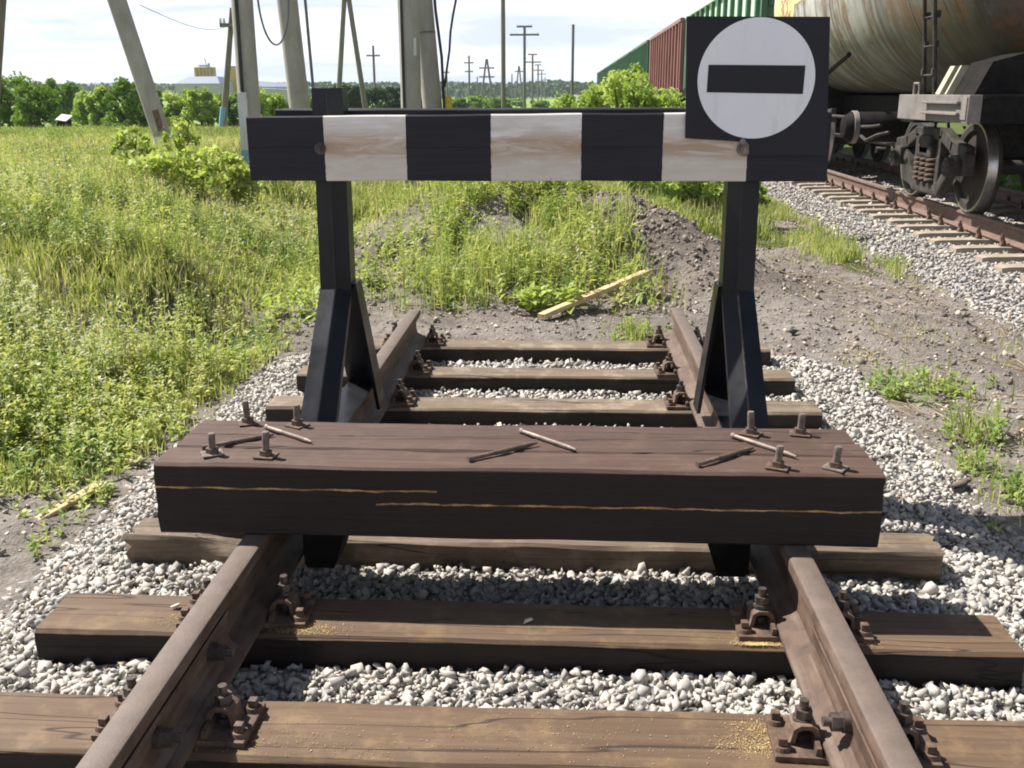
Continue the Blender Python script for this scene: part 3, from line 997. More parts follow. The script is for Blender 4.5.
# ------------------------------------------------------------------ timber block across the rails
BY = 2.69
blk = tag(empty('buffer_block', (-0.027, BY, 0.0)), 'dark tarred timber block bolted together across both rails', 'timber block')
BL = 2.112
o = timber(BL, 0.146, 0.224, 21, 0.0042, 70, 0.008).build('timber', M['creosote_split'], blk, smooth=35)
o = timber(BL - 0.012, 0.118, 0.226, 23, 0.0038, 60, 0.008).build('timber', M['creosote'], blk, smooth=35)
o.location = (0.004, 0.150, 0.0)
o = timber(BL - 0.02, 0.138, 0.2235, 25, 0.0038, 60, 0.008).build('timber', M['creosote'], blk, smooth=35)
o.location = (0.0, 0.270, 0.0)
for (x, y, tilt) in ((-0.933, 2.772, 2), (-0.915, 3.062, -3), (-0.766, 2.760, 3), (-0.746, 3.045, 1), (0.711, 3.026, -4), (0.736, 2.735, 3), (0.865, 3.033, 2), (0.900, 2.737, 4)):
    b = MB()
    h = random.uniform(0.066, 0.082)
    t0 = Matrix.Rotation(R(tilt), 4, 'Y')
    top = t0 @ Vector((0, 0, h))
    b.cyl((0, 0, -0.03), top, 0.0095, n=14)
    for k in range(int(h / 0.006) - 2):
        c = top * (0.3 + 0.7 * k / (h / 0.006 - 2))
        b.cyl(c, c + top.normalized() * 0.003, 0.0108, n=14)
    st = b.build('stud_bolt', M['stud'], blk, smooth=40)
    st.location = (x + 0.027, y - BY, 0.2255)
    w = MB()
    w.box((0, 0, 0.003), (0.062, 0.056, 0.005), 0.0015, Matrix.Rotation(R(random.uniform(-35, 35)), 4, 'Z'))
    wo = w.build('washer_plate', M['stud'] if x in (-0.933, 0.9) else M['rust'], st)
    nt = MB()
    hexprism(nt, (0, 0, 0.006), 0.019, 0.015)
    nt.build('nut', M['rust'], st)
# end cleats hanging inside each rail
for s in (-1, 1):
    c = MB()
    xi, xo = 0.545, 0.70
    sec = lambda y: [(s * xi, y, 0.0), (s * xo, y, 0.0), (s * xo, y, -0.17), (s * (xo - 0.01), y, -0.185), (s * (xi + 0.06), y, -0.185)]
    c.loft([sec(0.17), sec(0.36)])
    co = c.build('cleat', M['chassis'], blk, bevel=0.004)
    co.location = (0.027, 0, -0.003)

# ------------------------------------------------------------------ loose screw spikes lying on the block
SP = [((-0.967, 2.812), (-0.792, 2.935), 'left-hand spike lying on the timber block, beside the outer studs', 'bolt_dark'),
      ((-0.830, 3.002), (-0.656, 2.872), 'short spike lying between the left studs on the back of the block', 'stud'),
      ((-0.150, 2.750), (0.039, 2.895), 'dark spike lying at the middle of the block, pointing to the back right', 'bolt_dark'),
      ((-0.009, 3.000), (0.157, 2.838), 'lighter spike lying at the middle of the block, pointing to the front right', 'stud'),
      ((0.514, 2.735), (0.693, 2.880), 'dark tapered spike lying left of the right-hand studs on the block', 'bolt_dark'),
      ((0.653, 2.985), (0.805, 2.808), 'pale spike lying between the four right-hand studs on the block', 'stud')]
for a, b_, lab, mt in SP:
    a, b_ = Vector((*a, 0.2335)), Vector((*b_, 0.2335))
    L = (b_ - a).length
    b = MB()
    b.cyl((0, 0, 0), (L * 0.9, 0, 0), 0.0066, n=12)
    b.cyl((L * 0.9, 0, 0), (L, 0, 0), 0.0066, 0.003, n=12)
    b.cyl((-0.012, 0, 0), (0.0, 0, 0), 0.0085, n=8)
    for k in range(int(L * 0.55 / 0.008)):
        x = L * 0.35 + k * 0.008
        b.cyl((x, 0, 0), (x + 0.004, 0, 0), 0.0078, n=12)
    o = b.build('screw_spike', M['spike'] if mt == 'bolt_dark' else M['spike_pale'], smooth=40)
    o.location = a
    o.rotation_euler = (0, 0, math.atan2(b_.y - a.y, b_.x - a.x))
    tag(o, lab, 'spike', 'loose screw spikes on the block')

# ------------------------------------------------------------------ buffer stop
bs = tag(empty('buffer_stop', (0, 3.9, 0)), 'black steel buffer stop with a black and white striped timber beam on two braced posts', 'buffer stop')


def ridged(xi, xo, yf, yb, z, s, rx=0.42, depth=0.03):
    """section of a welded post seen from above: a shallow ridge on its front face. xi inner, xo outer (distances from track centre)"""
    xr = xi + (xo - xi) * rx
    return [(s * xi, yb, z), (s * xi, yf + depth, z), (s * xr, yf, z), (s * xo, yf + depth * 0.8, z), (s * xo, yb, z)]


for s in (-1, 1):
    po = MB()
    dx = 0.0 if s > 0 else 0.004
    po.loft([ridged(0.733 + dx, 0.851 + dx, -0.004, 0.115, 1.284 - 0.002 * (s > 0), s), ridged(0.735 + dx, 0.858 + dx, -0.012, 0.115, 0.505, s)])
    post = po.build('post', M['black_steel'], bs, bevel=0.003)
    wl = MB()
    xr = 0.730 + dx + 0.134 * 0.42
    wl.tube([(s * xr, -0.006 - 0.004 * k, 1.27 - 0.153 * k) for k in range(6)][:6], 0.0045, 6)
    wl.build('weld_seam', M['black_steel'], post)
    # front brace leaning down to the rail head
    fl = MB()
    a, b2, c = ridged(0.735 + dx, 0.860 + dx, -0.014, 0.06, 0.52, s, 0.45, 0.045), ridged(0.748 + dx, 0.885 + dx, -0.352, -0.25, 0.065, s, 0.45, 0.05), ridged(0.750 + dx, 0.887 + dx, -0.405, -0.30, 0.003, s, 0.45, 0.05)
    fl.loft([a, b2, c])
    fb = fl.build('front_brace', M['black_steel'], bs, bevel=0.003)
    w2 = MB()
    w2.tube([(s * (0.735 + dx + 0.125 * 0.45), -0.016, 0.515), (s * (0.748 + dx + 0.137 * 0.45), -0.354, 0.065), (s * (0.750 + dx + 0.137 * 0.45), -0.407, 0.006)], 0.0035, 6)
    w2.build('weld_seam', M['black_steel'] if s < 0 else M['bolt_dark'], fb)
    # rear brace: inner flange runs down beside the rail, web ends on the head
    rb = MB()
    rb.loft([[(s * 0.722, 0.03, 0.53), (s * 0.738, 0.03, 0.53), (s * 0.738, 0.14, 0.53), (s * 0.722, 0.14, 0.53)],
             [(s * 0.708, 0.36, -0.105), (s * 0.724, 0.36, -0.105), (s * 0.724, 0.50, -0.105), (s * 0.708, 0.50, -0.105)]])
    rb.loft([[(s * 0.738, 0.115, 0.53), (s * 0.862, 0.115, 0.53), (s * 0.862, 0.14, 0.53), (s * 0.738, 0.14, 0.53)],
             [(s * 0.724, 0.415, 0.002), (s * 0.862, 0.415, 0.002), (s * 0.862, 0.44, 0.002), (s * 0.724, 0.44, 0.002)]])
    rb.build('rear_brace', M['black_steel'], bs, bevel=0.002)
    # foot plate clamped on the rail head
    ft = MB()
    ft.box((s * 0.7965, 0.03, 0.006), (0.12, 0.92, 0.010), 0.002)
    ft.build('foot_plate', M['black_steel'], bs)

# striped beam: slightly deeper at the right-hand end
secs = []
prng = random.Random(4)
for k in range(41):
    t = k / 40
    x = -1.082 + t * 2.160
    ztop = 0.236 + 0.013 * t ** 0.8 + mnoise.noise(Vector((x * 4, 1, 0))) * 0.003
    zb = 0.001 + mnoise.noise(Vector((x * 3, 5, 0))) * 0.003
    yf = mnoise.noise(Vector((x * 2, 9, 0))) * 0.003
    secs.append([(x, yf + 0.004, zb), (x, 0.076, zb), (x, 0.078, zb + 0.005), (x, 0.078, ztop - 0.005), (x, 0.074, ztop), (x, yf + 0.004, ztop + 0.001), (x, yf, ztop - 0.004), (x, yf, zb + 0.12), (x, yf, zb + 0.004)])
be = MB().loft(secs).build('striped_beam', M['beam'], bs, smooth=30)
be.location = (0, -0.088, 0.945)
re = timber(2.08, 0.16, 0.25, 31, 0.003, 30, 0.005).build('rear_beam', M['black_board'], bs, smooth=35)
re.location = (0.01, 0.130, 0.955)
for x, z, mt in ((-0.806, 1.066, 'bolt_dark'), (0.768, 1.062, 'stud')):
    b = MB()
    y = -0.088
    b.cyl((x, y + 0.002, z), (x, y - 0.006, z), 0.022 if mt == 'bolt_dark' else 0.026, n=18)
    b.cyl((x, y - 0.005, z), (x, y - 0.022, z), 0.016, n=6)
    b.cyl((x, y - 0.02, z), (x, y - 0.036, z), 0.008, n=12)
    b.build('bolt', M[mt], bs, smooth=40)

# ------------------------------------------------------------------ no-entry board on the beam
sg = tag(empty('dead_end_sign', (0.79, 3.80, 1.06)), 'square black board with a white disc and black bar on the striped beam', 'sign')
b = MB()
b.loft([[(0.538 - 0.79, y, 0.463), (1.040 - 0.79, y, 0.458), (1.068 - 0.79, y, -0.02), (0.789 - 0.79, y, -0.02), (0.787 - 0.79, y, 0.028), (0.552 - 0.79, y, 0.042)] for y in (0.0, 0.010)])
b.build('board', M['black_board'], sg, bevel=0.002)
d = MB()
d.lathe([(-0.0025, 0.2085), (-0.0025, 0.2085), (0.0004, 0.2085)], (0.795 - 0.79, 0, 0.2495), 'y', 72)
d.build('disc', M['white_disc'], sg)
b = MB()
b.loft([[(0.623 - 0.79, y, 0.2985), (0.966 - 0.79, y, 0.2945), (0.964 - 0.79, y, 0.1965), (0.621 - 0.79, y, 0.2035)] for y in (-0.0045, -0.0024)])
b.build('bar', M['black_board'], sg)
b = MB()
b.cyl((-0.03, 0.0, 0.030), (-0.03, -0.008, 0.030), 0.012, n=6)
b.build('bolt', M['stud'], sg)

# ------------------------------------------------------------------ second track: concrete sleepers with clips
def ordinal(k):
    return {1: 'first', 2: 'second', 3: 'third', 4: 'fourth', 5: 'fifth', 6: 'sixth', 7: 'seventh', 8: 'eighth', 9: 'ninth', 10: 'tenth', 11: 'eleventh', 12: 'twelfth', 13: 'thirteenth',
            14: 'fourteenth', 15: 'fifteenth', 16: 'sixteenth', 17: 'seventeenth', 18: 'eighteenth', 19: 'nineteenth', 20: 'twentieth'}[k]


cs = MB()
secs = []
for x, wt, zt in ((-1.35, 0.17, -0.215), (-1.30, 0.18, -0.205), (-0.95, 0.19, -0.197), (-0.62, 0.19, -0.197), (-0.35, 0.185, -0.235), (0.35, 0.185, -0.235), (0.62, 0.19, -0.197), (0.95, 0.19, -0.197), (1.30, 0.18, -0.205), (1.35, 0.17, -0.215)):
    secs.append([(x, -0.14, -0.40), (x, 0.14, -0.40), (x, wt / 2, zt), (x, -wt / 2, zt)])
cs.loft(secs)
proto2 = cs.build('concrete_sleeper', M['sleeper2'], bevel=0.008)
for s in (-1, 1):
    for side in (-1, 1):
        c = MB()
        X0 = s * 0.7965 + side * 0.085
        c.prism([(X0 - 0.03, -0.196), (X0 + 0.03, -0.196), (X0 + 0.012, -0.135), (X0 - 0.012, -0.135)], 'y', -0.03, 0.03)
        c.cyl((X0 + side * 0.01, 0, -0.14), (X0 + side * 0.01, 0, -0.075), 0.013, n=8)
        c.cyl((X0 + side * 0.01, 0, -0.135), (X0 + side * 0.01, 0, -0.105), 0.024, n=6)
        c.build('clip', M['rust'], proto2)
k = 0
for j in range(45):
    y = 6.1 + 0.1 + 0.545 * j
    o = proto2 if j == 0 else copy_tree(proto2)
    o.location = (X2 + random.uniform(-0.03, 0.03), y, 0)
    o.rotation_euler = (0, 0, R(random.uniform(-1, 1)))
    vis = 8.7 < y < 19.4
    if vis:
        k += 1
        lab = 'concrete sleeper on the train track, %s counting back from the right edge' % ordinal(k)
    elif y <= 8.7:
        lab = 'concrete sleeper of the train track, out past the right edge'
    else:
        lab = 'far concrete sleeper of the train track, under or behind the wagons'
    tag(o, lab, 'sleeper', 'concrete sleepers of the train track')

r2 = rail('rail', X2 - 0.76, -2, 60, M['rail2'], 2.0)
tag(r2, 'rusty near rail of the train track, in front of the wheels', 'rail', 'rails of the train track')
r2 = rail('rail', X2 + 0.76, -2, 60, M['rail2'], 2.0)
tag(r2, 'far rail of the train track, in shade behind the wheels', 'rail', 'rails of the train track')
for s in (-1, 1):
    r2 = rail('rail', X2 + s * 0.76, 60.02, 700, M['rail2'], 40.0)
    tag(r2, 'distant %s rail of the train track, beyond the first wagons' % ('near' if s < 0 else 'far'), 'rail', 'rails of the train track')

# ------------------------------------------------------------------ wagons
WHEEL_PROF = [(-0.10, 0.06), (-0.10, 0.13), (-0.035, 0.14), (-0.025, 0.36), (-0.06, 0.385), (-0.06, 0.470), (0.0, 0.474), (0.035, 0.480), (0.045, 0.505), (0.07, 0.505), (0.07, 0.40), (0.03, 0.37), (0.02, 0.16), (0.06, 0.14), (0.06, 0.06)]


def wheelset(parent, y):
    """one axle: two wheels with bright treads, turned on the rail heads"""
    for s in (-1, 1):
        b = MB()
        b.lathe([(-s * a, r) for a, r in WHEEL_PROF], (s * 0.76, y, 0.475), 'x', 48)
        w = b.build('wheel', M['wheel'], parent, smooth=40)
        t = MB()
        t.lathe([(-s * a, r) for a, r in [(-0.0605, 0.45), (-0.0615, 0.4725), (0.0, 0.4765), (0.034, 0.4815), (0.034, 0.45)]], (s * 0.76, y, 0.475), 'x', 48, False)
        t.build('tread', M['wheel_tread'], w, smooth=40)
    a = MB()
    a.cyl((-0.98, y, 0.475), (0.98, y, 0.475), 0.075, n=20)
    a.build('axle', M['wheel'], parent, smooth=40)


def side_frame(parent, s, y):
    b = MB()
    W = 0.925
    P = [(-1.16, 0.62), (-1.10, 0.71), (-0.75, 0.74), (-0.42, 0.86), (0.42, 0.86), (0.75, 0.74), (1.10, 0.71), (1.16, 0.62), (1.12, 0.36), (1.05, 0.36), (1.05, 0.55), (0.80, 0.55), (0.80, 0.40), (0.70, 0.40),
         (0.45, 0.16), (-0.45, 0.16), (-0.70, 0.40), (-0.80, 0.40), (-0.80, 0.55), (-1.05, 0.55), (-1.05, 0.36), (-1.12, 0.36)]
    # built as bars round the openings, so that the windows are real holes
    def bar(p, q, h, t=0.11):
        p, q = Vector((s * W, y + p[0], p[1])), Vector((s * W, y + q[0], q[1]))
        d = q - p
        rot = Vector((0, 1, 0)).rotation_difference(d.normalized()).to_matrix().to_4x4()
        b.box((p + q) / 2, (t, d.length + h * 0.35, h), 0.02, rot)
    bar((-1.12, 0.63), (-0.72, 0.68), 0.15); bar((0.72, 0.68), (1.12, 0.63), 0.15)
    bar((-0.75, 0.68), (-0.40, 0.80), 0.14); bar((0.40, 0.80), (0.75, 0.68), 0.14)
    bar((-0.42, 0.80), (0.42, 0.80), 0.13)
    bar((-0.36, 0.78), (-0.36, 0.22), 0.11); bar((0.36, 0.22), (0.36, 0.78), 0.11)
    bar((-0.42, 0.18), (0.42, 0.18), 0.12)
    bar((-0.42, 0.20), (-0.78, 0.52), 0.13); bar((0.42, 0.20), (0.78, 0.52), 0.13)
    bar((-1.14, 0.62), (-1.14, 0.42), 0.09); bar((1.14, 0.62), (1.14, 0.42), 0.09)
    f = b.build('side_frame', M['bogie_steel'], parent)
    for yy in (-0.925, 0.925):
        a = MB()
        a.box((s * W, y + yy, 0.50), (0.20, 0.24, 0.22), 0.03)
        a.cyl((s * (W + 0.08), y + yy, 0.475), (s * (W + 0.16), y + yy, 0.475), 0.105, n=20)
        for q in range(6):
            t = q * math.pi / 3
            a.cyl((s * (W + 0.15), y + yy + 0.07 * math.cos(t), 0.475 + 0.07 * math.sin(t)), (s * (W + 0.175), y + yy + 0.07 * math.cos(t), 0.475 + 0.07 * math.sin(t)), 0.014, n=6)
        a.build('axle_box', M['bogie_steel'], parent, smooth=40)
    for xo, yy in ((0.02, -0.20), (0.02, 0.0), (0.02, 0.20)):
        g = MB()
        pts = [(s * (W + xo) + 0.085 * math.cos(t), y + yy + 0.085 * math.sin(t), 0.255 + 0.29 * t / (2 * math.pi * 5.2)) for t in np.linspace(0, 2 * math.pi * 5.2, 120)]
        g.tube(pts, 0.017, 6)
        g.build('spring', M['rust'], parent, smooth=60)


def bogie(parent, yc):
    g = empty('bogie', (0, yc, 0), 0, parent)
    for yy in (-0.925, 0.925): wheelset(g, yy)
    for s in (-1, 1): side_frame(g, s, 0)
    b = MB()
    b.box((0, 0, 0.66), (2.05, 0.34, 0.24), 0.04)
    b.cyl((0, 0, 0.76), (0, 0, 0.95), 0.2, n=24)
    for s in (-1, 1):
        b.box((s * 0.925, 0, 0.60), (0.20, 0.50, 0.14), 0.03)
    b.build('bolster', M['bogie_steel'], g)
    r = MB()
    for yy in (-0.33, 0.33):
        r.tube([(-0.72, yy * 1.15, 0.40), (0.72, yy * 1.15, 0.40)], 0.03, 8)
        for s in (-1, 1):
            r.box((s * 0.74, yy * 1.28, 0.44), (0.09, 0.07, 0.34), 0.015, Matrix.Rotation(R(12 if yy > 0 else -12), 4, 'X'))
            r.tube([(s * 0.84, yy * 1.1, 0.36), (s * 0.84, yy * 0.8, 0.72), (s * 0.84, yy * 0.55, 0.95)], 0.016, 6)
    r.build('brake_rigging', M['bogie_steel'], g)
    return g


def coupler(parent, y, d):
    b = MB()
    b.box((0, y + d * 0.22, 1.03), (0.20, 0.46, 0.26), 0.03)
    b.box((0.05, y + d * 0.52, 1.03), (0.34, 0.24, 0.38), 0.05)
    b.box((-0.10, y + d * 0.68, 1.03), (0.14, 0.16, 0.30), 0.04)
    b.build('coupler', M['chassis'], parent)
    h = MB()
    h.tube([(0.35, y, 0.92), (0.38, y + d * 0.18, 0.75), (0.36, y + d * 0.38, 0.58), (0.3, y + d * 0.55, 0.62)], 0.028, 8)
    h.build('brake_hose', M['cable'], parent)


# --- tank wagon: near end at Y0
Y0, Y1 = 8.72, 18.9
tw = tag(empty('tank_wagon', (X2, 0.8, 0)), 'dirty streaked tank wagon with its wheels on the track, nearest of the train', 'wagon', 'wagons of the standing train')
TR, TZ = 1.50, 2.72
prof = []
ya, yb = 9.55, 18.4
for k in range(9):
    t = k / 8 * math.pi / 2
    prof.append((ya - 0.42 * math.cos(t), max(0.02, TR * math.sin(t) ** 0.62)))
for y in np.linspace(ya + 0.05, yb - 0.05, 22):
    prof.append((y, TR))
for k in range(9):
    t = (1 - k / 8) * math.pi / 2
    prof.append((yb + 0.42 * math.cos(t), max(0.02, TR * math.sin(t) ** 0.62)))
b = MB()
b.lathe(prof, (0, 0, TZ), 'y', 96)
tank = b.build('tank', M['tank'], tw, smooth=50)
for y in (11.2, 12.85, 14.5, 16.1):
    sm = MB()
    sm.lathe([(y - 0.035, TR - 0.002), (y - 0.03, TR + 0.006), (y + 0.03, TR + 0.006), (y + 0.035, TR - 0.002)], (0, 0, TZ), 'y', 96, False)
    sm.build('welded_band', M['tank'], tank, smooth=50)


def shell_patch(name, y0, y1, z0f, z1f, off, mat, parent):
    """a painted area following the shell; z0f/z1f give its lower and upper edge along the wagon"""
    bm = bmesh.new()
    ncol, nrow = 24, 10
    g = []
    for i in range(ncol + 1):
        y = y0 + (y1 - y0) * i / ncol
        col = []
        for j in range(nrow + 1):
            z = z0f(y) + (z1f(y) - z0f(y)) * j / nrow
            r = TR + off
            x = -math.sqrt(max(0, r * r - (z - TZ) ** 2))
            col.append(bm.verts.new((x, y, z)))
        g.append(col)
    for i in range(ncol):
        for j in range(nrow):
            bm.faces.new((g[i][j], g[i + 1][j], g[i + 1][j + 1], g[i][j + 1]))
    q = MB()
    q.bm.free()
    q.bm = bm
    return q.build(name, mat, parent, smooth=60)


yel = shell_patch('painted_panel', 14.8, 18.3, lambda y: (2.63 if y < 16.75 else 2.43) + 0.012 * math.sin(y * 9), lambda y: 3.35, 0.004, M['tank_yellow'], tank)
# lettering in the yellow panel, wrapped on the shell
tcv = bpy.data.curves.new('lettering', 'FONT')
tcv.body = 'ЗСС'
tcv.size = 0.42
tcv.space_character = 0.95
tob = bpy.data.objects.new('lettering_source', tcv)
COL.objects.link(tob)
dg = bpy.context.evaluated_depsgraph_get()
tme = bpy.data.meshes.new_from_object(tob.evaluated_get(dg))
COL.objects.unlink(tob)
bpy.data.objects.remove(tob)
bm = bmesh.new()
bm.from_mesh(tme)
bmesh.ops.subdivide_edges(bm, edges=bm.edges, cuts=1)
for v in bm.verts:
    yy = 17.85 - v.co.x * 1.0        # reads left to right from the far end towards the camera
    zz = 2.46 + v.co.y
    r = TR + 0.008
    v.co = (-math.sqrt(max(0, r * r - (zz - TZ) ** 2)), yy, zz)
lm = bpy.data.meshes.new('lettering')
bm.to_mesh(lm)
bm.free()
lm.materials.append(M['tank_letter'])
link(bpy.data.objects.new('lettering', lm), tank)

# underframe
b = MB()
b.box((0, (Y0 + Y1) / 2, 1.05), (0.62, Y1 - Y0 - 0.1, 0.30), 0.02)
b.box((0, Y1 - 0.1, 1.07), (3.0, 0.2, 0.32), 0.02)
for yc in (11.35, 18.0):
    b.box((0, yc, 1.05), (2.5, 0.5, 0.26), 0.03)
b.build('centre_sill', M['chassis'], tw)
for s in (-1, 1):
    b = MB()
    b.box((s * 1.50, (Y0 + 10.7) / 2, 1.105), (0.12, 10.7 - Y0, 0.25), 0.008)
    b.build('side_sill', M['frame_grey'], tw)
rg = MB()
for z in (1.16, 1.06):
    rg.box((-1.585, 9.35, z), (0.05, 0.95, 0.022), 0.006)
    for yy in (8.92, 9.78):
        rg.box((-1.57, yy, z), (0.04, 0.03, 0.03), 0.004)
rg.box((-1.565, 8.86, 1.11), (0.014, 0.24, 0.20), 0.004)
rg.build('step', M['frame_grey'], tw)
b = MB()
b.box((0, Y0 + 0.06, 1.105), (2.88, 0.11, 0.25), 0.008)
b.box((0, Y0 - 0.004, 1.205), (2.86, 0.03, 0.016), 0.003)
b.box((0, Y0 + 0.95, 1.06), (2.88, 1.7, 0.10), 0.01)
b.build('end_sill', M['chassis'], tw)
lg = MB()
lg.tube([(-1.50, 10.40, 1.23), (-1.50, 10.40, 1.34), (-1.50, 10.26, 1.34), (-1.50, 10.26, 1.23)], 0.02, 6)
lg.build('lifting_eye', M['frame_grey'], tw)
# cradle at the near end: two slanted cheeks carrying the tank, dark web between
b = MB()
for yy, hw in ((9.72, 0.06), (9.50, 0.02)):
    b = MB()
    b.loft([[(-1.50, q, 1.235), (-1.40, q, 1.235), (-1.28, q, 1.50), (-1.38, q, 1.50)] for q in (yy - hw, yy + hw)])
    b.build('cradle_cheek', M['cream'], tw, bevel=0.006)
b = MB()
b.loft([[(-1.44, yy, 1.22), (1.44, yy, 1.22), (1.30, yy, 1.52), (1.0, yy, 1.60), (0.5, yy, 1.34), (0, yy, 1.25), (-0.5, yy, 1.34), (-1.0, yy, 1.60), (-1.30, yy, 1.52)] for yy in (8.95, 9.47)])
b.build('cradle', M['chassis'], tw)
b = MB()
for yy in (17.75, 18.25):
    b.loft([[(-1.24, q, 1.18), (1.24, q, 1.18), (0.95, q, 1.62), (0.5, q, 1.34), (0, q, 1.25), (-0.5, q, 1.34), (-0.95, q, 1.62)] for q in (yy - 0.06, yy + 0.06)])
b.build('cradle', M['chassis'], tw)
# ladder hugging the shell
ld = MB()
ang = [R(q) for q in range(-8, 50, 6)]
for yy in (9.96, 10.26):
    pts = [(-1.44, yy, 1.20), (-1.47, yy, 1.5), (-1.535, yy, 2.1), (-1.575, yy, 2.5), (-1.585, yy, 2.9), (-1.55, yy, 3.3)]
    ld.tube(pts, 0.020, 6)
    for z in (1.45, 1.72, 2.0):
        ld.box((-1.47 - 0.03 * (z - 1.3), yy, z), (0.045, 0.05, 0.07), 0.008)
for z in (1.42, 1.70, 1.98, 2.26, 2.54, 2.82):
    ld.tube([(-1.47 - 0.07 * (z - 1.3), 9.96, z), (-1.47 - 0.07 * (z - 1.3), 10.26, z)], 0.011, 6)
ld.build('ladder', M['bogie_steel'], tw)
st = MB()
for yy in (13.4,):
    st.tube([(-1.38, 14.9, 1.47), (-1.38, 14.3, 1.60), (-1.40, 13.5, 1.74)], 0.035, 6)
st.build('strap_anchor', M['chassis'], tw)
# air reservoir and brake gear between the bogies
b = MB()
b.lathe([(-0.45, 0.02), (-0.42, 0.14), (-0.33, 0.20), (0.33, 0.20), (0.42, 0.14), (0.45, 0.02)], (-1.02, 13.35, 0.80), 'x', 28)
b.build('air_reservoir', M['chassis'], tw, smooth=40)
b = MB()
b.lathe([(-0.035, 0.205), (-0.03, 0.215), (0.03, 0.215), (0.035, 0.205)], (-1.30, 13.35, 0.80), 'x', 28, False)
b.build('reservoir_band', M['frame_grey'], tw, smooth=40)
b = MB()
b.tube([(-1.30, 12.95, 0.82), (-1.32, 12.4, 0.84), (-1.28, 12.2, 0.86)], 0.022, 6)
b.tube([(-1.30, 12.95, 0.70), (-1.33, 12.6, 0.66), (-1.28, 12.3, 0.74), (-1.2, 12.1, 0.78)], 0.022, 6)
b.tube([(-1.1, 12.9, 0.50), (-1.15, 12.7, 0.56), (-1.15, 12.3, 0.58)], 0.02, 6)
b.tube([(-1.25, 13.8, 0.92), (-1.25, 15.9, 0.92)], 0.022, 6)
b.tube([(-0.6, 12.2, 0.55), (-0.6, 17.0, 0.55)], 0.03, 6)
b.box((-1.2, 14.9, 0.92), (0.08, 0.12, 0.2), 0.01)
b.box((-1.0, 15.0, 0.62), (0.05, 0.9, 0.05), 0.008)
b.build('brake_gear', M['bogie_steel'], tw)
bogie(tw, 11.35)
bogie(tw, 18.0)
coupler(tw, Y0, -1)
coupler(tw, Y1, 1)


# --- gondola wagons
def gondola(mat, rib_mat, end_mat):
    g = empty('gondola_wagon')
    Lh, W, zb, zt = 6.3, 1.50, 1.32, 3.46
    b = MB()
    t = 0.05
    for s in (-1, 1):
        b.box((s * W, 0, (zb + zt) / 2), (t, 2 * Lh, zt - zb))
    b.box((0, 0, zb), (2 * W - t - 0.004, 2 * Lh - t - 0.004, 0.10))
    b.build('body', mat, g)
    e = MB()
    for s in (-1, 1):
        e.box((0, s * (Lh - 0.03), (zb + zt) / 2 + 0.03), (2 * W - t - 0.006, 0.05, zt - zb - 0.06))
        for z in (1.75, 2.3, 2.85):
            e.box((0, s * (Lh + 0.02), z), (2 * W - 0.1, 0.06, 0.12), 0.01)
    e.build('end_wall', end_mat, g)
    for s in (-1, 1):
        p = MB()
        for k in range(12):
            y = -5.75 + k * 1.0455
            p.box((s * (W + 0.065), y, (zb + zt) / 2 + 0.0), (0.085, 0.16, zt - zb - 0.12), 0.012)
        p.build('ribbing', rib_mat, g)
    for s in (-1, 1):
        for e_ in (-1, 1):
            c = MB()
            c.box((s * (W + 0.03), e_ * (Lh - 0.06), (zb + zt) / 2), (0.11, 0.17, zt - zb + 0.02), 0.012)
            c.build('corner_post', rib_mat, g)
    r = MB()
    for s in (-1, 1):
        r.box((s * (W + 0.045), 0, zt + 0.005), (0.15, 2 * Lh + 0.1, 0.12), 0.015)
        r.box((0, s * (Lh + 0.0), zt + 0.003), (2 * W - 0.10, 0.11, 0.11), 0.015)
    r.build('top_rail', mat, g)
    u = MB()
    for s in (-1, 1):
        u.box((s * (W + 0.03), 0, zb - 0.09), (0.14, 2 * Lh, 0.20), 0.015)
    u.box((0, 0, 1.06), (0.6, 2 * Lh + 0.2, 0.34), 0.02)
    for k in range(7):
        y = -4.8 + 1.6 * k
        u.loft([[(-1.45, y - 0.05, 1.14), (1.45, y - 0.05, 1.14), (0.8, y - 0.05, 0.88), (-0.8, y - 0.05, 0.88)], [(-1.45, y + 0.05, 1.14), (1.45, y + 0.05, 1.14), (0.8, y + 0.05, 0.88), (-0.8, y + 0.05, 0.88)]])
    u.build('underframe', M['chassis'], g)
    for yy in (-4.35, 4.35):
        q = empty('bogie', (0, yy, 0), 0, g)
        for a in (-0.925, 0.925): wheelset(q, a)
        for s in (-1, 1):
            f = MB()
            f.loft([[(s * 0.87, y_, z_) for y_, z_ in PR] for PR in ([(-1.15, 0.66), (-0.4, 0.86), (0.4, 0.86), (1.15, 0.66), (1.1, 0.42), (0.75, 0.45), (0.42, 0.14), (-0.42, 0.14), (-0.75, 0.45), (-1.1, 0.42)],)] +
                   [[(s * 0.98, y_, z_) for y_, z_ in [(-1.15, 0.66), (-0.4, 0.86), (0.4, 0.86), (1.15, 0.66), (1.1, 0.42), (0.75, 0.45), (0.42, 0.14), (-0.42, 0.14), (-0.75, 0.45), (-1.1, 0.42)]]])
            f.build('side_frame', M['bogie_steel'], q)
    return g


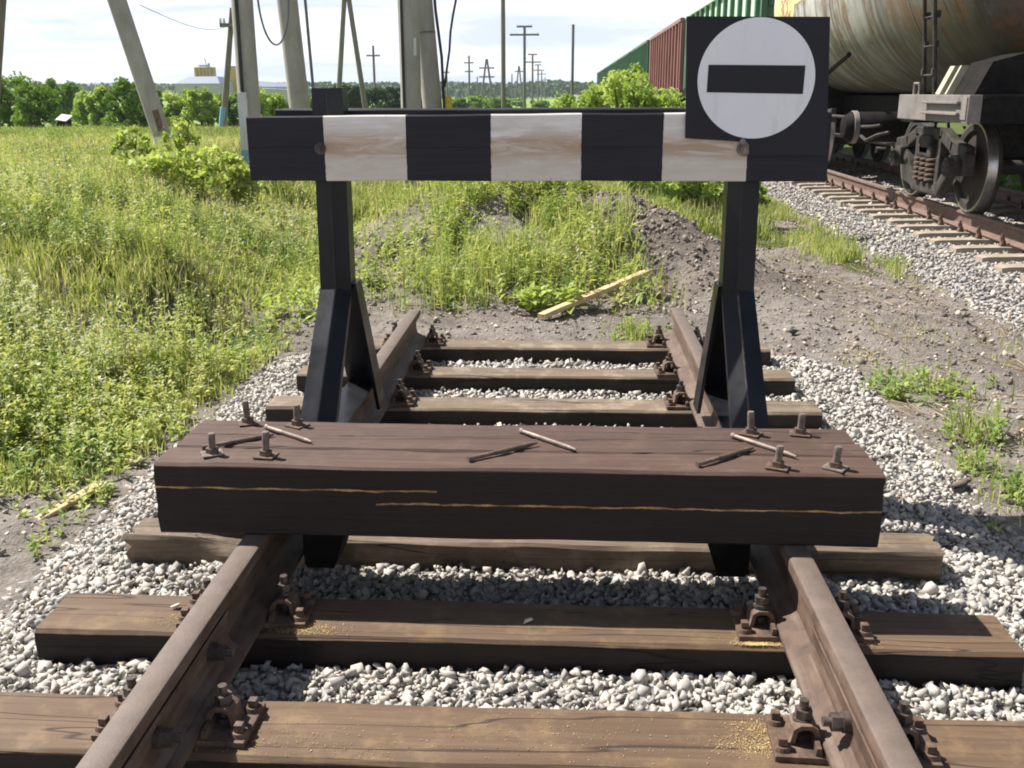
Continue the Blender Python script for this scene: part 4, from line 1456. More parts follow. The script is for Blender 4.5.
wag = [('pale_green', 'green', 'green', 'pale green gondola wagon with dark ribs, coupled behind the tank wagon'),
       ('maroon', 'maroon', 'maroon', 'maroon ribbed gondola wagon between the green wagons'),
       ('green', 'green', 'green', 'dark green gondola wagon coupled behind the maroon one'),
       ('green', 'green', 'green', 'dark green gondola wagon, second behind the maroon one'),
       ('green', 'green', 'green', 'dark green gondola wagon, third behind the maroon one'),
       ('green', 'green', 'green', 'small far green gondola wagon, fourth behind the maroon one'),
       ('green', 'green', 'green', 'distant green gondola wagon, fifth behind the maroon one'),
       ('green', 'green', 'green', 'most distant green gondola wagon at the tail of the train')]
yc = 26.3
gp = {}
for i, (a, b_, e_, lab) in enumerate(wag):
    key = (a, b_)
    if key in gp: o = copy_tree(gp[key])
    else: o = gp[key] = gondola(M[a], M[b_], M[e_])
    o.location = (X2, yc, 0)
    tag(o, lab, 'wagon', 'wagons of the standing train')
    yc += 13.92

# ------------------------------------------------------------------ poles
def gz1(x, y):
    return float(hgt(np.array([x]), np.array([y]))[0])


def pole(px, Y, r, label, mat='concrete', top=None, lean=(0.0, 0.0), arms=(), group=None, taper=0.85, name='utility_pole', n=14):
    """upright pole standing at the bearing px, distance Y; top = height of its top; lean = sideways shift per metre; arms = [(z, half length)]"""
    p = at(px, 95, Y)
    zb = gz1(p.x, Y) - 0.15
    root = tag(empty(name, (p.x, Y, zb)), label, 'utility pole', group)
    H = top - zb
    b = MB()
    L = Vector((lean[0], lean[1], 1.0))
    b.tube([L * (H * k / 6) for k in range(7)], [r * (1 - (1 - taper) * k / 6) for k in range(7)], n)
    b.build('shaft', M[mat], root, smooth=50)
    for z, hl in arms:
        a = MB()
        c = L * (z - zb)
        a.box((c.x, c.y - r * 1.1, c.z), (2 * hl, r * 0.9, r * 1.1))
        ar = a.build('crossarm', M[mat], root)
        i_ = MB()
        for q in (-0.92, -0.55, 0.55, 0.92):
            i_.cyl((c.x + q * hl, c.y - r * 1.1, c.z + r * 0.5), (c.x + q * hl, c.y - r * 1.1, c.z + r * 0.5 + 0.16), 0.05, 0.035, n=8)
        i_.build('insulators', M['insulator'], ar)
    return root, zb, L


PG = 'concrete poles just behind the buffer stop'
r0, zb, L = pole(-26, 14, 0.125, 'pole cut by the left edge of the photo, only a sliver of it in view', 'pole_wood', 5.0, (0.226, 0), group=PG)
# leaning strut pole with faded paint at its base
r0, zb, L = pole(166, 15, 0.135, 'grey concrete pole leaning to the left, rising out of the weeds', 'concrete', 7.0, (-0.245, 0.0), group=PG, taper=0.95)
for z, mt in ((0.14, 'white_paint'), (-0.06, 'blue_paint')):
    b = MB()
    q = z + 0.15
    b.tube([L * q, L * (q + 0.19)], 0.1385, 14)
    b.build('painted_band', M[mt], r0, smooth=50)
b = MB()
b.box(L * 0.72 + Vector((0.07, -0.118, 0)), (0.08, 0.05, 0.30), 0.006, Matrix.Rotation(R(-13), 4, 'Y'))
b.build('rust_patch', M['rust_orange'], r0)
# upright pole with cable duct
r0, zb, L = pole(248.5, 12, 0.125, 'thick upright concrete pole with a grey cable duct and blue painted foot', 'concrete', 7.5, (0.002, 0), group=PG, taper=0.93)
b = MB()
b.box((-0.03, -0.14, 0.76 - zb), (0.115, 0.05, 1.04), 0.012)
b.build('cable_duct', M['pipe'], r0)
b = MB()
b.tube([(-0.03, -0.138, 1.25 - zb), (-0.02, -0.136, 2.0), (-0.03, -0.134, 3.5), (-0.02, -0.13, 7.0)], 0.020, 8)
b.build('cable', M['cable'], r0)
b = MB()
b.tube([(0, 0, 0.46 - zb), (0, 0, 0.63 - zb)], 0.128, 16)
b.box((-0.03, -0.142, 0.545 - zb), (0.122, 0.055, 0.17), 0.012)
b.build('painted_band', M['blue_paint'], r0)
# the one with the hanging loop
r0, zb, L = pole(303, 15, 0.150, 'concrete pole leaning slightly left with a loop of cable hanging from it', 'concrete', 7.2, (-0.058, 0), group=PG, taper=0.93)
b = MB()
pts = []
for k in range(25):
    t = k / 24
    ang = math.pi * t
    zt = 2.62 - 0.72 * math.sin(ang)
    x = -0.28 - 0.22 * math.cos(ang) + 0.06
    pts.append((x - 0.075, -0.20, zt - zb + 0.05 * (1 - t)))
pts = [(pts[0][0] - 0.03, -0.2, 7.0)] + [(pts[0][0] - 0.01, -0.2, 4.5)] + pts + [(pts[-1][0] + 0.02, -0.2, 4.5), (pts[-1][0], -0.2, 7.0)]
b.tube(pts, 0.015, 6)
b.build('cable_loop', M['cable_grey'], r0)
b = MB()
p1, p2 = at(315, 90, 15), at(306, -10, 15)
b.tube([p1 - r0.location - Vector((0, 0.1, 0.9)), p1 - r0.location - Vector((0, 0.1, 0)), p2 - r0.location - Vector((0, 0.1, 0)), p2 - r0.location - Vector((0.15, 0.1, -3))], 0.022, 6)
b.build('down_cable', M['cable_grey'], r0)
# pair behind the middle of the beam
r0, zb, L = pole(411, 14, 0.140, 'upright pale concrete pole with a black cable down its left side, behind the beam', 'concrete', 7.5, (0.0, 0), group=PG, taper=0.97)
b = MB()
b.tube([(-0.075, -0.135, 0.2), (-0.075, -0.135, 2.2), (-0.07, -0.13, 7.5)], 0.02, 6)
b.build('cable', M['cable'], r0)
b = MB()
b.box((0.09, -0.112, 1.85 - zb), (0.035, 0.012, 0.22), 0.004)
b.build('notice_patch', M['white_paint'], r0)
r0, zb, L = pole(440, 14.6, 0.140, 'concrete pole leaning slightly left with cables and a yellow mark low on its right side', 'concrete', 7.3, (-0.072, 0), group=PG, taper=0.95)
b = MB()
b.box((0.115, -0.07, 1.12 - zb), (0.10, 0.10, 0.20), 0.01)
b.build('yellow_mark', M['yellow_paint'], r0)
b = MB()
b.tube([(0.105, -0.12, 0.3), (0.08, -0.12, 1.2), (0.05, -0.12, 2.2), (-0.02, -0.12, 2.8), (-0.30, -0.12, 7.0)], 0.022, 6)
P = [at(q[0], q[1], 14.5) - r0.location for q in ((447, 68), (449.5, 50), (450.5, 32), (453, 15), (456, 0), (460, -25))]
b.tube([(0.08, -0.10, P[0].z - 0.25)] + P + [P[-1] + Vector((0.2, 0, 3))], 0.017, 6)
b.build('cable', M['cable'], r0)
b = MB()
b.tube([(L * (2.05 - zb)), L * (2.08 - zb)], 0.142, 14)
b.build('pole_band', M['cable_grey'], r0)

FG = 'distant line poles along the railway'
# far A-frames
def aframe(px, Y, top, spread, r, label, arms):
    p = at(px, 95, Y)
    zb = gz1(p.x, Y) - 0.1
    root = tag(empty('utility_pole', (p.x, Y, zb)), label, 'utility pole', FG)
    H = top - zb
    for s in (-1, 1):
        b = MB()
        b.tube([(s * spread, 0, 0), (s * 0.08, 0, H)], [r, r * 0.85], 10)
        b.build('leg', M['pole_wood'], root, smooth=50)
    for z, hl in arms:
        a = MB()
        a.box((0, -r * 1.3, z - zb), (2 * hl, r, r * 1.2))
        ar = a.build('crossarm', M['pole_wood'], root)
        i_ = MB()
        for q in (-0.9, 0.9):
            i_.cyl((q * hl, -r * 1.3, z - zb + r * 0.5), (q * hl, -r * 1.3, z - zb + 0.3), 0.06, 0.04, n=8)
        i_.build('insulators', M['insulator'], ar)
    return root


aframe(351, 75, 8.4, 1.18, 0.20, 'two-legged A-shaped line pole above the left black post', [(7.75, 0.9)])
aframe(487, 220, 8.0, 1.5, 0.24, 'small far A-shaped line pole between the upright pole and the tall thin pole', [(6.2, 1.6), (4.4, 1.6)])
aframe(519, 300, 8.5, 1.2, 0.24, 'very distant A-shaped line pole just left of the T-shaped pole', [(7.0, 1.2)])
pole(219.5, 35, 0.115, 'small wooden pole leaning right with a crossarm and a pale blue foot', 'pole_wood', 4.0, (0.165, 0), [(3.45, 0.33)], FG, 0.75)
o = bpy.data.objects[[q.name for q in bpy.data.objects if q.get('label', '').startswith('small wooden pole leaning')][0]]
b = MB()
b.tube([(0, 0, 0.2), (0.165 * 0.8, 0, 0.9)], 0.125, 10)
b.build('painted_foot', M['blue_paint'], o)
pole(375, 130, 0.17, 'thin line pole with one crossarm, right of the A-shaped pole', 'pole_wood', 6.9, (0, 0), [(5.7, 0.85)], FG)
pole(503.5, 60, 0.135, 'tall thin bare pole reaching past the top of the photo above the beam', 'pole_wood', 11.0, (0, 0), [], FG, 0.9)
pole(524.5, 130, 0.20, 'T-shaped line pole with two crossarms, nearest of the distant row', 'pole_wood', 9.1, (0, 0), [(9.0, 0.95), (8.05, 1.8)], FG)
pole(532.5, 230, 0.24, 'second T-shaped pole of the distant row, half the height of the first in the photo', 'pole_wood', 9.3, (0, 0), [(9.2, 1.0), (7.6, 1.9)], FG)
pole(538, 330, 0.28, 'third T-shaped pole of the distant row', 'pole_wood', 9.6, (0, 0), [(9.5, 1.0), (7.9, 2.0)], FG)
pole(541.5, 430, 0.28, 'fourth and shorter-looking pole of the distant row', 'pole_wood', 9.6, (0, 0), [(8.4, 2.0)], FG)
pole(545, 560, 0.30, 'farthest pole of the distant row, by the dark wooded hill', 'pole_wood', 9.0, (0, 0), [(7.6, 1.8)], FG)
pole(469.5, 200, 0.21, 'distant pole with two short crossarms, right of the leaning concrete pole', 'pole_wood', 8.0, (0, 0), [(6.7, 0.95), (5.1, 0.8)], FG)
pole(477.5, 300, 0.22, 'tiny distant pole without arms, left of the far A-shaped pole', 'pole_wood', 5.6, (0, 0), [], FG)
pole(512, 350, 0.25, 'tiny distant pole without arms, right of the tall thin pole', 'pole_wood', 7.2, (0, 0), [], FG)
pole(572, 70, 0.105, 'lone thin pole standing behind the big light green bush', 'pole_wood', 5.55, (0.003, 0), [], FG, 0.9)
pole(448, 170, 0.17, 'small distant lamp pole beside the yellow-marked concrete pole', 'pole_wood', 4.7, (-0.03, 0), [(4.4, 0.5)], FG)
# overhead wires, very thin
b = MB()
a_, c_2 = at(140, 5, 15), at(233, 24, 35)
b.tube([a_.lerp(c_2, k / 12) - Vector((0, 0, 0.25 * math.sin(math.pi * k / 12))) for k in range(13)], 0.006, 4)
tag(b.build('overhead_wire', M['cable_grey']), 'thin overhead wire sagging between the leaning concrete pole and the small wooden pole', 'wire')

# ------------------------------------------------------------------ buildings far left
def on_ground(px, Y, zb=None):
    p = at(px, 95, Y)
    return Vector((p.x, Y, gz1(p.x, Y) if zb is None else zb))


p = on_ground(201, 260)
g = tag(empty('hangar', p), 'long grey-roofed barn half hidden behind the bushes on the left', 'barn')
zt = 5.4 - p.z
b = MB()
b.box((0, 4, (zt - 1.6) / 2 - 0.02), (11.4, 12, zt - 1.6))
b.build('wall', M['wall_grey'], g)
b = MB()
b.loft([[(-5.9, -2.3, zt - 1.75), (5.9, -2.3, zt - 1.75), (5.9, 10.3, zt - 1.75), (-5.9, 10.3, zt - 1.75)], [(-3.2, 1.8, zt), (3.9, 1.8, zt), (3.9, 6.2, zt), (-3.2, 6.2, zt)]])
b.build('roof', M['roof_grey'], g)
p = on_ground(207, 285)
g = tag(empty('grain_elevator', p), 'row of ochre silo tops showing above the grey barn roof', 'silos')
for k in range(6):
    b = MB()
    x = (k - 2.5) * 1.02
    b.cyl((x, 0, 0), (x, 0, 8.2 - p.z), 0.5, n=14)
    b.build('silo', M['silo'], g, smooth=40)
b = MB()
b.tube([(0.6, 0, 8.2 - p.z), (0.2, 0, 10.6 - p.z)], 0.13, 6)
b.tube([(1.3, 0, 8.2 - p.z), (1.2, 0, 9.3 - p.z)], 0.3, 6)
b.box((-0.2, 0, 8.6 - p.z), (2.4, 0.8, 0.5))
b.tube([(-1.8, 0, 8.2 - p.z), (-1.8, 0, 9.1 - p.z)], 0.08, 6)
b.build('hoist', M['wall_grey'], g)
p = on_ground(235, 270)
g = tag(empty('tower', p), 'yellow block tower standing right of the barn', 'tower')
b = MB()
b.box((0, 0, 3.9 - p.z / 2), (2.2, 2.2, 7.9 - p.z))
b.build('wall', M['tower_yellow'], g)
b = MB()
b.box((0, 0, 7.95 - p.z), (2.4, 2.4, 0.25))
b.build('roof', M['roof_grey'], g)
p = on_ground(272, 240)
g = tag(empty('warehouse', p), 'low warehouse with a long pale grey roof between the two concrete poles', 'warehouse')
zt = 4.0 - p.z
b = MB()
b.box((0, 3, (zt - 1.3) / 2), (13.5, 7.4, zt - 1.3))
b.build('wall', M['wall_grey'], g)
b = MB()
b.loft([[(-7.2, -1.2, zt - 1.5), (-7.2, 7.2, zt - 1.5), (-7.2, 3, zt + 0.25)], [(7.2, -1.2, zt - 2.1), (7.2, 7.2, zt - 2.1), (7.2, 3, zt - 0.7)]])
b.build('roof', M['roof_grey'], g)
p = on_ground(61, 41)
g = tag(empty('shed', p), 'tiny dark hutch with a bright white roof in front of the left bushes', 'shed')
b = MB()
b.box((0, 0, 0.18), (0.34, 0.5, 0.5))
b.build('wall', M['chassis'], g)
b = MB()
b.loft([[(-0.22, -0.3, 0.44), (0.22, -0.3, 0.38), (0.22, -0.3, 0.41), (-0.22, -0.3, 0.47)], [(-0.22, 0.3, 0.64), (0.22, 0.3, 0.58), (0.22, 0.3, 0.61), (-0.22, 0.3, 0.67)]])
b.build('roof', M['white_paint'], g)

# ------------------------------------------------------------------ foliage
def quads(P, size, up=0.4, aspect=0.55, drng=rng):
    """diamond leaves: P (n,3), size (n) -> vertices (4n,3) and faces"""
    n = len(P)
    a = drng.normal(size=(n, 3))
    nrm = drng.normal(size=(n, 3)) + np.array([0, 0, up * 2])
    a /= np.linalg.norm(a, axis=1)[:, None]
    nrm /= np.linalg.norm(nrm, axis=1)[:, None]
    a = a - (a * nrm).sum(1)[:, None] * nrm
    a /= np.linalg.norm(a, axis=1)[:, None] + 1e-9
    b = np.cross(nrm, a)
    s = size[:, None]
    fold = nrm * s * 0.12
    V = np.stack([P - a * s * 0.5, P + b * s * aspect * 0.5 + fold, P + a * s * 0.5, P - b * s * aspect * 0.5 + fold], 1)
    F = np.arange(4 * n).reshape(n, 4)
    return V.reshape(-1, 3), F


def crown(name, rx, ry, h, nclump, nleaf, leaf, mat, parent, seed, bottom=0.1, spiky=0.25):
    d = np.random.default_rng(seed)
    C, S = [], []
    for k in range(nclump):
        t = d.random() ** 0.75
        z = h * (bottom + (1 - bottom) * t)
        w = (1 - 0.75 * max(0, t - 0.35) ** 1.3) * (0.72 + 0.28 * d.random())
        an = d.uniform(0, 2 * math.pi)
        rr = math.sqrt(d.random()) * 0.85
        C.append((rx * w * rr * math.cos(an), ry * w * rr * math.sin(an), z * (1 + spiky * 0.5 * (d.random() - 0.5))))
        S.append(d.uniform(0.13, 0.30))
    C, S = np.array(C), np.array(S)
    ci = d.integers(0, nclump, nleaf)
    v = d.normal(size=(nleaf, 3))
    v /= np.linalg.norm(v, axis=1)[:, None]
    v *= (d.random(nleaf) ** 0.45)[:, None]
    C[:, 2] *= 0.84
    P = C[ci] + v * S[ci][:, None] * np.array([rx, ry, h * 0.55])
    P[:, 2] = np.maximum(P[:, 2], 0.02)
    Vv, F = quads(P, leaf * d.uniform(0.6, 1.3, nleaf), 0.3, 0.62, d)
    ct = d.random(nclump)
    tint = np.clip(ct[ci] * 0.6 + d.random(nleaf) * 0.4, 0, 1)
    return np_mesh(name, Vv, [F], M[mat], parent, np.repeat(tint, 4))


def trunk(parent, h, r, seed, spread=0.5, nb=5):
    d = random.Random(seed)
    b = MB()
    b.tube([(0, 0, -0.1), (0.02 * h, 0, h * 0.35), (-0.01 * h, 0.01 * h, h * 0.75)], [r, r * 0.75, r * 0.3], 8)
    for k in range(nb):
        a = d.uniform(0, 6.28)
        z = h * d.uniform(0.12, 0.5)
        e = Vector((math.cos(a) * spread, math.sin(a) * spread, z + h * 0.35))
        b.tube([(0, 0, z), e * 0.5 + Vector((0, 0, z * 0.5)), e], [r * 0.5, r * 0.35, r * 0.12], 6)
    return b.build('trunk', M['bark'], parent, smooth=50)


CROWNS = {}


def bush(name, px, Y, top, wid, label, cat, group, mat='tree', leaf=0.22, nleaf=2600, key=None, zoff=0.0, depth=None, bottom=0.08):
    p = at(px, 95, Y)
    z = gz1(p.x, Y) + zoff
    h = (top - z) * (1.07 if mat == 'bush' and Y < 25 else 1.06)
    root = tag(empty(name, (p.x, Y, z), random.uniform(-0.4, 0.4)), label, cat, group)
    seed = abs(hash((round(px), round(Y)))) % 9999
    trunk(root, h, max(0.02, 0.035 * h), seed, wid * 0.3)
    crown('crown', wid / 2, (depth or wid) / 2, h, 34, nleaf, leaf, mat, root, seed, bottom)
    return root


TG = 'trees and bushes at the far side of the field'
for px, Y, py, w, lab, mat in (
        (6, 46, 74, 2.6, 'dark full tree at the left edge beyond the field', 'tree'),
        (34, 44, 82, 2.1, 'low dense dark bush right of the tree at the left edge', 'tree'),
        (62, 80, 80, 3.0, 'greyish green tree behind the white-roofed shed', 'tree'),
        (86, 66, 92, 2.2, 'low bush between the shed and the bush by the leaning pole', 'bush'),
        (103, 60, 86, 2.0, 'loose light bush left of the leaning concrete pole', 'bush'),
        (124, 58, 77, 2.4, 'tall dark bush just left of the leaning concrete pole', 'tree'),
        (145, 62, 81, 2.3, 'dark bush seen directly behind the leaning concrete pole', 'tree'),
        (176, 60, 90, 2.3, 'light bush right of the leaning concrete pole', 'bush'),
        (199, 57, 89, 2.4, 'rounded bright bush below the grey barn', 'bush'),
        (222, 64, 93, 2.3, 'small bush behind the little leaning wooden pole', 'tree'),
        (240, 66, 90, 2.2, 'bush hidden behind the thick pole with the cable duct', 'tree'),
        (263, 42, 86, 1.5, 'bright bush left of the pole with the cable loop', 'bush'),
        (284, 44, 92, 1.4, 'low bright bush touching the pole with the cable loop', 'bush'),
        (322, 95, 92, 3.0, 'dark bush left of the black post top', 'tree'),
        (348, 105, 83, 3.6, 'dark tree behind the legs of the A-shaped pole', 'conifer'),
        (372, 115, 87, 3.8, 'dark tree behind the thin single-arm pole', 'conifer'),
        (394, 120, 88, 3.6, 'dark tree left of the upright pale pole', 'conifer'),
        (424, 130, 89, 3.8, 'dark tree between the two poles behind the beam', 'conifer')):
    top = at(px, py, Y).z
    bush('field_tree', px, Y, top, w * 1.45, lab, 'tree', TG, mat, leaf=0.0034 * Y, nleaf=5600, bottom=-0.05, zoff=-0.1)

for k, (px, Y, py, w, lab) in enumerate(((455, 170, 99, 6, 'small distant bush right of the yellow-marked pole'), (478, 190, 96, 7, 'distant bush under the far A-shaped pole'),
                         (500, 180, 98, 6, 'distant bush at the foot of the tall thin pole'), (516, 240, 99, 7, 'distant bush at the foot of the T-shaped pole'), (540, 200, 101, 6, 'distant low bush at the feet of the pole row'))):
    bush('field_tree', px, Y, at(px, py, Y).z, w, lab, 'tree', TG, 'tree', leaf=0.7, nleaf=900)

BG = 'light green bushes between the heap and the train'
for px, Y, py, w, lab, nl in (
        (563, 19, 96, 1.5, 'low left end bush of the light green row behind the beam', 2200),
        (590, 17.5, 84, 1.7, 'light green bush left of the tallest one behind the beam', 3200),
        (622, 16.6, 66, 1.9, 'tallest light green bush, in front of the green wagons', 4200),
        (648, 16.0, 76, 1.6, 'light green bush in front of the maroon wagon', 3200),
        (672, 17.0, 90, 1.4, 'small light green bush at the left edge of the sign board', 2200),
        (655, 13.6, 178, 1.5, 'dense green bush low behind the heap, under the beam', 2400),
        (700, 13.2, 172, 1.4, 'low green bush just left of the right black post', 2200),
        (742, 14.2, 178, 1.2, 'low bush behind the right black post', 1600)):
    bush('bush', px, Y, at(px, py, Y).z, w, lab, 'bush', BG, 'bush', leaf=0.085, nleaf=int(nl * 1.5))

for k, (yy, lab) in enumerate(((13.0, 'bush added to darken the gap behind the near bogie'), (15.2, 'bush added to darken the gap under the middle of the tank wagon'), (17.6, 'bush added to darken the gap behind the far wheels of the tank wagon'), (11.0, 'bush added to darken the gap behind the end of the tank wagon at the right edge'))):
    root = tag(empty('bush', (7.6, yy + 0.6, gz1(7.6, yy) - 0.05)), lab, 'bush', 'bushes added as a dark backdrop behind the train')  # added bushes, a dark backdrop for the gaps under the wagon
    trunk(root, 1.5, 0.05, 90 + k, 0.5)
    crown('crown', 0.75, 1.5, 2.5, 46, 5200, 0.11, 'tree', root, 90 + k, -0.05)
MG = 'young maple shrubs by the leaning pole'
for px, Y, py, w, lab in ((128, 10.9, 124, 0.7, 'young maple shoot left of the leaning pole, tallest leaves pale'), (176, 11.2, 119, 0.65, 'young maple shoot right of the leaning pole base'),
                         (200, 10.6, 143, 1.25, 'leafy young maple between the leaning pole and the beam end'), (233, 10.6, 160, 0.6, 'leafy young maple at the left end of the striped beam'), (152, 10.4, 152, 1.15, 'low maple growth in front of the leaning pole')):
    bush('maple_shrub', px, Y, at(px, py, Y).z, w, lab, 'shrub', MG, 'bright', leaf=0.075, nleaf=850, bottom=0.0)

# distant wood and hill
n = 26000
X = rng.uniform(-500, 420, n)
Yv = 620 + rng.random(n) * 120
zt = -1.8 + rng.random(n) ** 0.8 * (6.0 + 5 * fbm(X * 0.02, X * 0 + 3))
keep = X < 30 + 0 * X
Pw = np.stack([X, Yv, zt], 1)
Vv, F = quads(Pw, rng.uniform(2.0, 4.5, n), 0.3, 0.7)
o = np_mesh('treeline', Vv, [F], M['conifer'], tint=np.repeat(rng.random(n), 4))
tag(o, 'dark line of woods at the far end of the railway', 'woods', kind='stuff')
hx = np.linspace(-2600, 2600, 160)
hy = np.linspace(1500, 3200, 30)
HX, HY = np.meshgrid(hx, hy)
HZ = -4 + (7 + 13 * fbm(HX * 0.0016 + 4, HY * 0.0012, 4)) * sst(1500, 1900, HY) * sst(-1000, -260, HX) * (1 - 0.5 * sst(200, 900, HX)) + 6 * fbm(HX * 0.02, HY * 0.02) * sst(1500, 1700, HY)
i = (np.arange(29)[:, None] * 160 + np.arange(159)[None, :]).ravel()
o = np_mesh('hills', np.stack([HX.ravel(), HY.ravel(), HZ.ravel()], 1), [np.stack([i, i + 1, i + 161, i + 160], 1)], M['hill'], smooth=True)
tag(o, 'low wooded hill on the horizon, blue with distance', kind='structure')


# ------------------------------------------------------------------ grass and weeds (nobody could count these)
def blades(name, x, y, h, w, mat, label, tint, lean=0.45):
    n = len(x)
    z = hgt(x, y) - 0.01
    a = rng.uniform(0, 2 * math.pi, n)
    l = np.abs(rng.normal(0.2, lean, n)) * h
    d = np.stack([np.cos(a), np.sin(a), np.zeros(n)], 1)
    q = rng.uniform(0, 2 * math.pi, n)
    sdir = np.stack([np.cos(q), np.sin(q), np.zeros(n)], 1)
    B = np.stack([x, y, z], 1)
    Mi = B + d * (l * 0.35)[:, None] + np.array([0, 0, 1]) * (h * 0.6)[:, None]
    T = B + d * l[:, None] + np.array([0, 0, 1]) * (h * np.clip(1 - 0.35 * (l / h) ** 2, 0.3, 1))[:, None]
    ww = w[:, None]
    V = np.stack([B - sdir * ww, B + sdir * ww, Mi + sdir * ww * 0.75, Mi - sdir * ww * 0.75, T], 1).reshape(-1, 3)
    k = np.arange(n)[:, None] * 5
    Q = k + np.array([0, 1, 2, 3])
    Tr = k + np.array([3, 2, 4])
    o = np_mesh(name, V, [Q, Tr], M[mat], tint=np.repeat(np.clip(tint, 0, 1), 5))
    return tag(o, label, kind='stuff')


def spread_y(n, y0, y1, p):
    u = rng.random(n)
    a = 1 - p
    return (y0 ** a + u * (y1 ** a - y0 ** a)) ** (1 / a)


n = 420000
y = spread_y(n, 3.4, 70, 1.55)
x = -1.6 - rng.random(n) ** 1.0 * (1.2 + 0.62 * y)
pat = fbm(x * 0.7 + 11, y * 0.7 + 3)
pat2 = fbm(x * 2.2 + 31, y * 2.2 + 3)
keep = (rng.random(n) < grassy(x, y) * (0.35 + 0.9 * pat2)) & ~((y > 34) & (rng.random(n) < 0.6))
x, y, pat, pat2 = x[keep], y[keep], pat[keep], pat2[keep]
nearf = sst(2.0, 4.0, -x) * (0.45 + 0.55 * sst(5, 8, y))
farshort = 1 - 0.55 * sst(14, 26, y)
h = (0.05 + 0.19 * nearf * rng.random(len(x)) ** 0.7 * (0.6 + 0.8 * pat)) * farshort + 0.03
w = (0.0018 + 0.00042 * y) * rng.uniform(0.7, 1.3, len(x))
drystrip = sst(8, 12, y) * (1 - sst(16, 20, y))
tint = np.clip(rng.beta(1.6, 2.0, len(x)) * 0.8 + 0.06 + 0.5 * (pat - 0.45) + 0.30 * drystrip - 0.32 * sst(17, 21, y), 0, 1)
blades('meadow_grass', x, y, h, w, 'grass', 'rough yellow-green meadow grass left of the track', tint)

# seed stalks: pale thin
n = 15000
y = spread_y(n, 5, 40, 1.6)
x = -2.2 - rng.random(n) * (1.0 + 0.6 * y)
keep = rng.random(n) < grassy(x, y) * sst(0.45, 0.6, fbm(x * 0.5, y * 0.5 + 20)) * 1.0
x, y = x[keep], y[keep]
blades('dry_stalks', x, y, rng.uniform(0.2, 0.42, len(x)) * (1 - 0.4 * sst(14, 26, y)), (0.0016 + 0.0003 * y), 'straw', 'dry straw-coloured stalks standing in the meadow', rng.random(len(x)), 0.25)


def weeds(name, x, y, H, nl, leaf, mat, label, tint0, spread=0.28, narrow=0.45, parent=None, kind='stuff', zfix=None):
    """upright weeds: nl leaves along each stem"""
    n = len(x)
    z = (hgt(x, y) if zfix is None else zfix) - 0.01
    t = rng.uniform(0.12, 1.0, (n, nl))
    a = rng.uniform(0, 2 * math.pi, (n, nl))
    la = rng.uniform(0, 2 * math.pi, n)
    lm = np.abs(rng.normal(0, 0.22, n))
    rad = spread * H[:, None] * (1.08 - t) * rng.uniform(0.25, 1.0, (n, nl))
    sx = x[:, None] + np.cos(la)[:, None] * (lm * H)[:, None] * t
    sy = y[:, None] + np.sin(la)[:, None] * (lm * H)[:, None] * t
    base = np.stack([sx + np.cos(a) * rad * 0.15, sy + np.sin(a) * rad * 0.15, z[:, None] + H[:, None] * t * 0.92], 2).reshape(-1, 3)
    ls = (leaf * (0.5 + 0.8 * rng.random((n, nl))) * (1.15 - 0.6 * t)).reshape(-1)
    el = rng.normal(0.45, 0.45, n * nl)
    ar = a.reshape(-1)
    dirv = np.stack([np.cos(ar) * np.cos(el), np.sin(ar) * np.cos(el), np.sin(el)], 1)
    side = np.cross(dirv, np.array([0, 0, 1.0]))
    side /= np.linalg.norm(side, axis=1)[:, None] + 1e-6
    L = (ls + rad.reshape(-1) * 0.6)[:, None]
    wv = side * (ls * narrow)[:, None]
    mid = base + dirv * L * 0.55
    tip = base + dirv * L - np.array([0, 0, 1]) * L * 0.18
    V = np.stack([base, mid + wv * 0.5, tip, mid - wv * 0.5], 1).reshape(-1, 3)
    F = np.arange(len(V)).reshape(-1, 4)
    # stems
    B = np.stack([x, y, z], 1)
    T = np.stack([x + np.cos(la) * lm * H, y + np.sin(la) * lm * H, z + H], 1)
    s2 = np.stack([-np.sin(la), np.cos(la), np.zeros(n)], 1) * (0.0025 + 0.0003 * y)[:, None]
    SV = np.stack([B - s2, B + s2, T], 1).reshape(-1, 3)
    SF = np.arange(len(SV)).reshape(-1, 3) + len(V)
    tint = np.clip(np.repeat(tint0, nl) + rng.normal(0, 0.10, n * nl), 0, 1)
    o = np_mesh(name, np.concatenate([V, SV]), [F, SF], M[mat], parent, np.concatenate([np.repeat(tint, 4), np.repeat(np.clip(tint0 * 0.8, 0, 1), 3)]))
    if kind: tag(o, label, kind=kind)
    return o


n = 34000
y = spread_y(n, 3.6, 18, 1.45)
x = -1.75 - rng.random(n) ** 0.9 * (0.9 + 0.62 * y)
pat = fbm(x * 1.1 + 51, y * 1.1)
keep = rng.random(n) < grassy(x, y) * sst(0.34, 0.60, pat)
x, y, pat = x[keep], y[keep], pat[keep]
H = rng.uniform(0.12, 0.42, len(x)) * (0.5 + 0.5 * sst(2.0, 3.0, -x)) * (0.7 + 0.7 * fbm(x * 0.6, y * 0.6 + 5))
kindn = fbm(x * 0.9 + 80, y * 0.9)
tint = np.clip((kindn - 0.3) * 2.0 + rng.normal(0, 0.12, len(x)), 0, 0.9)
tint = np.where(rng.random(len(x)) < 0.16 + 0.45 * (fbm(x * 0.7 + 31, y * 0.7) > 0.55), 0.98, tint)
weeds('meadow_weeds', x, y, H, 19, 0.044, 'weed', 'leafy yellow-green weeds mixed with the meadow grass', tint)

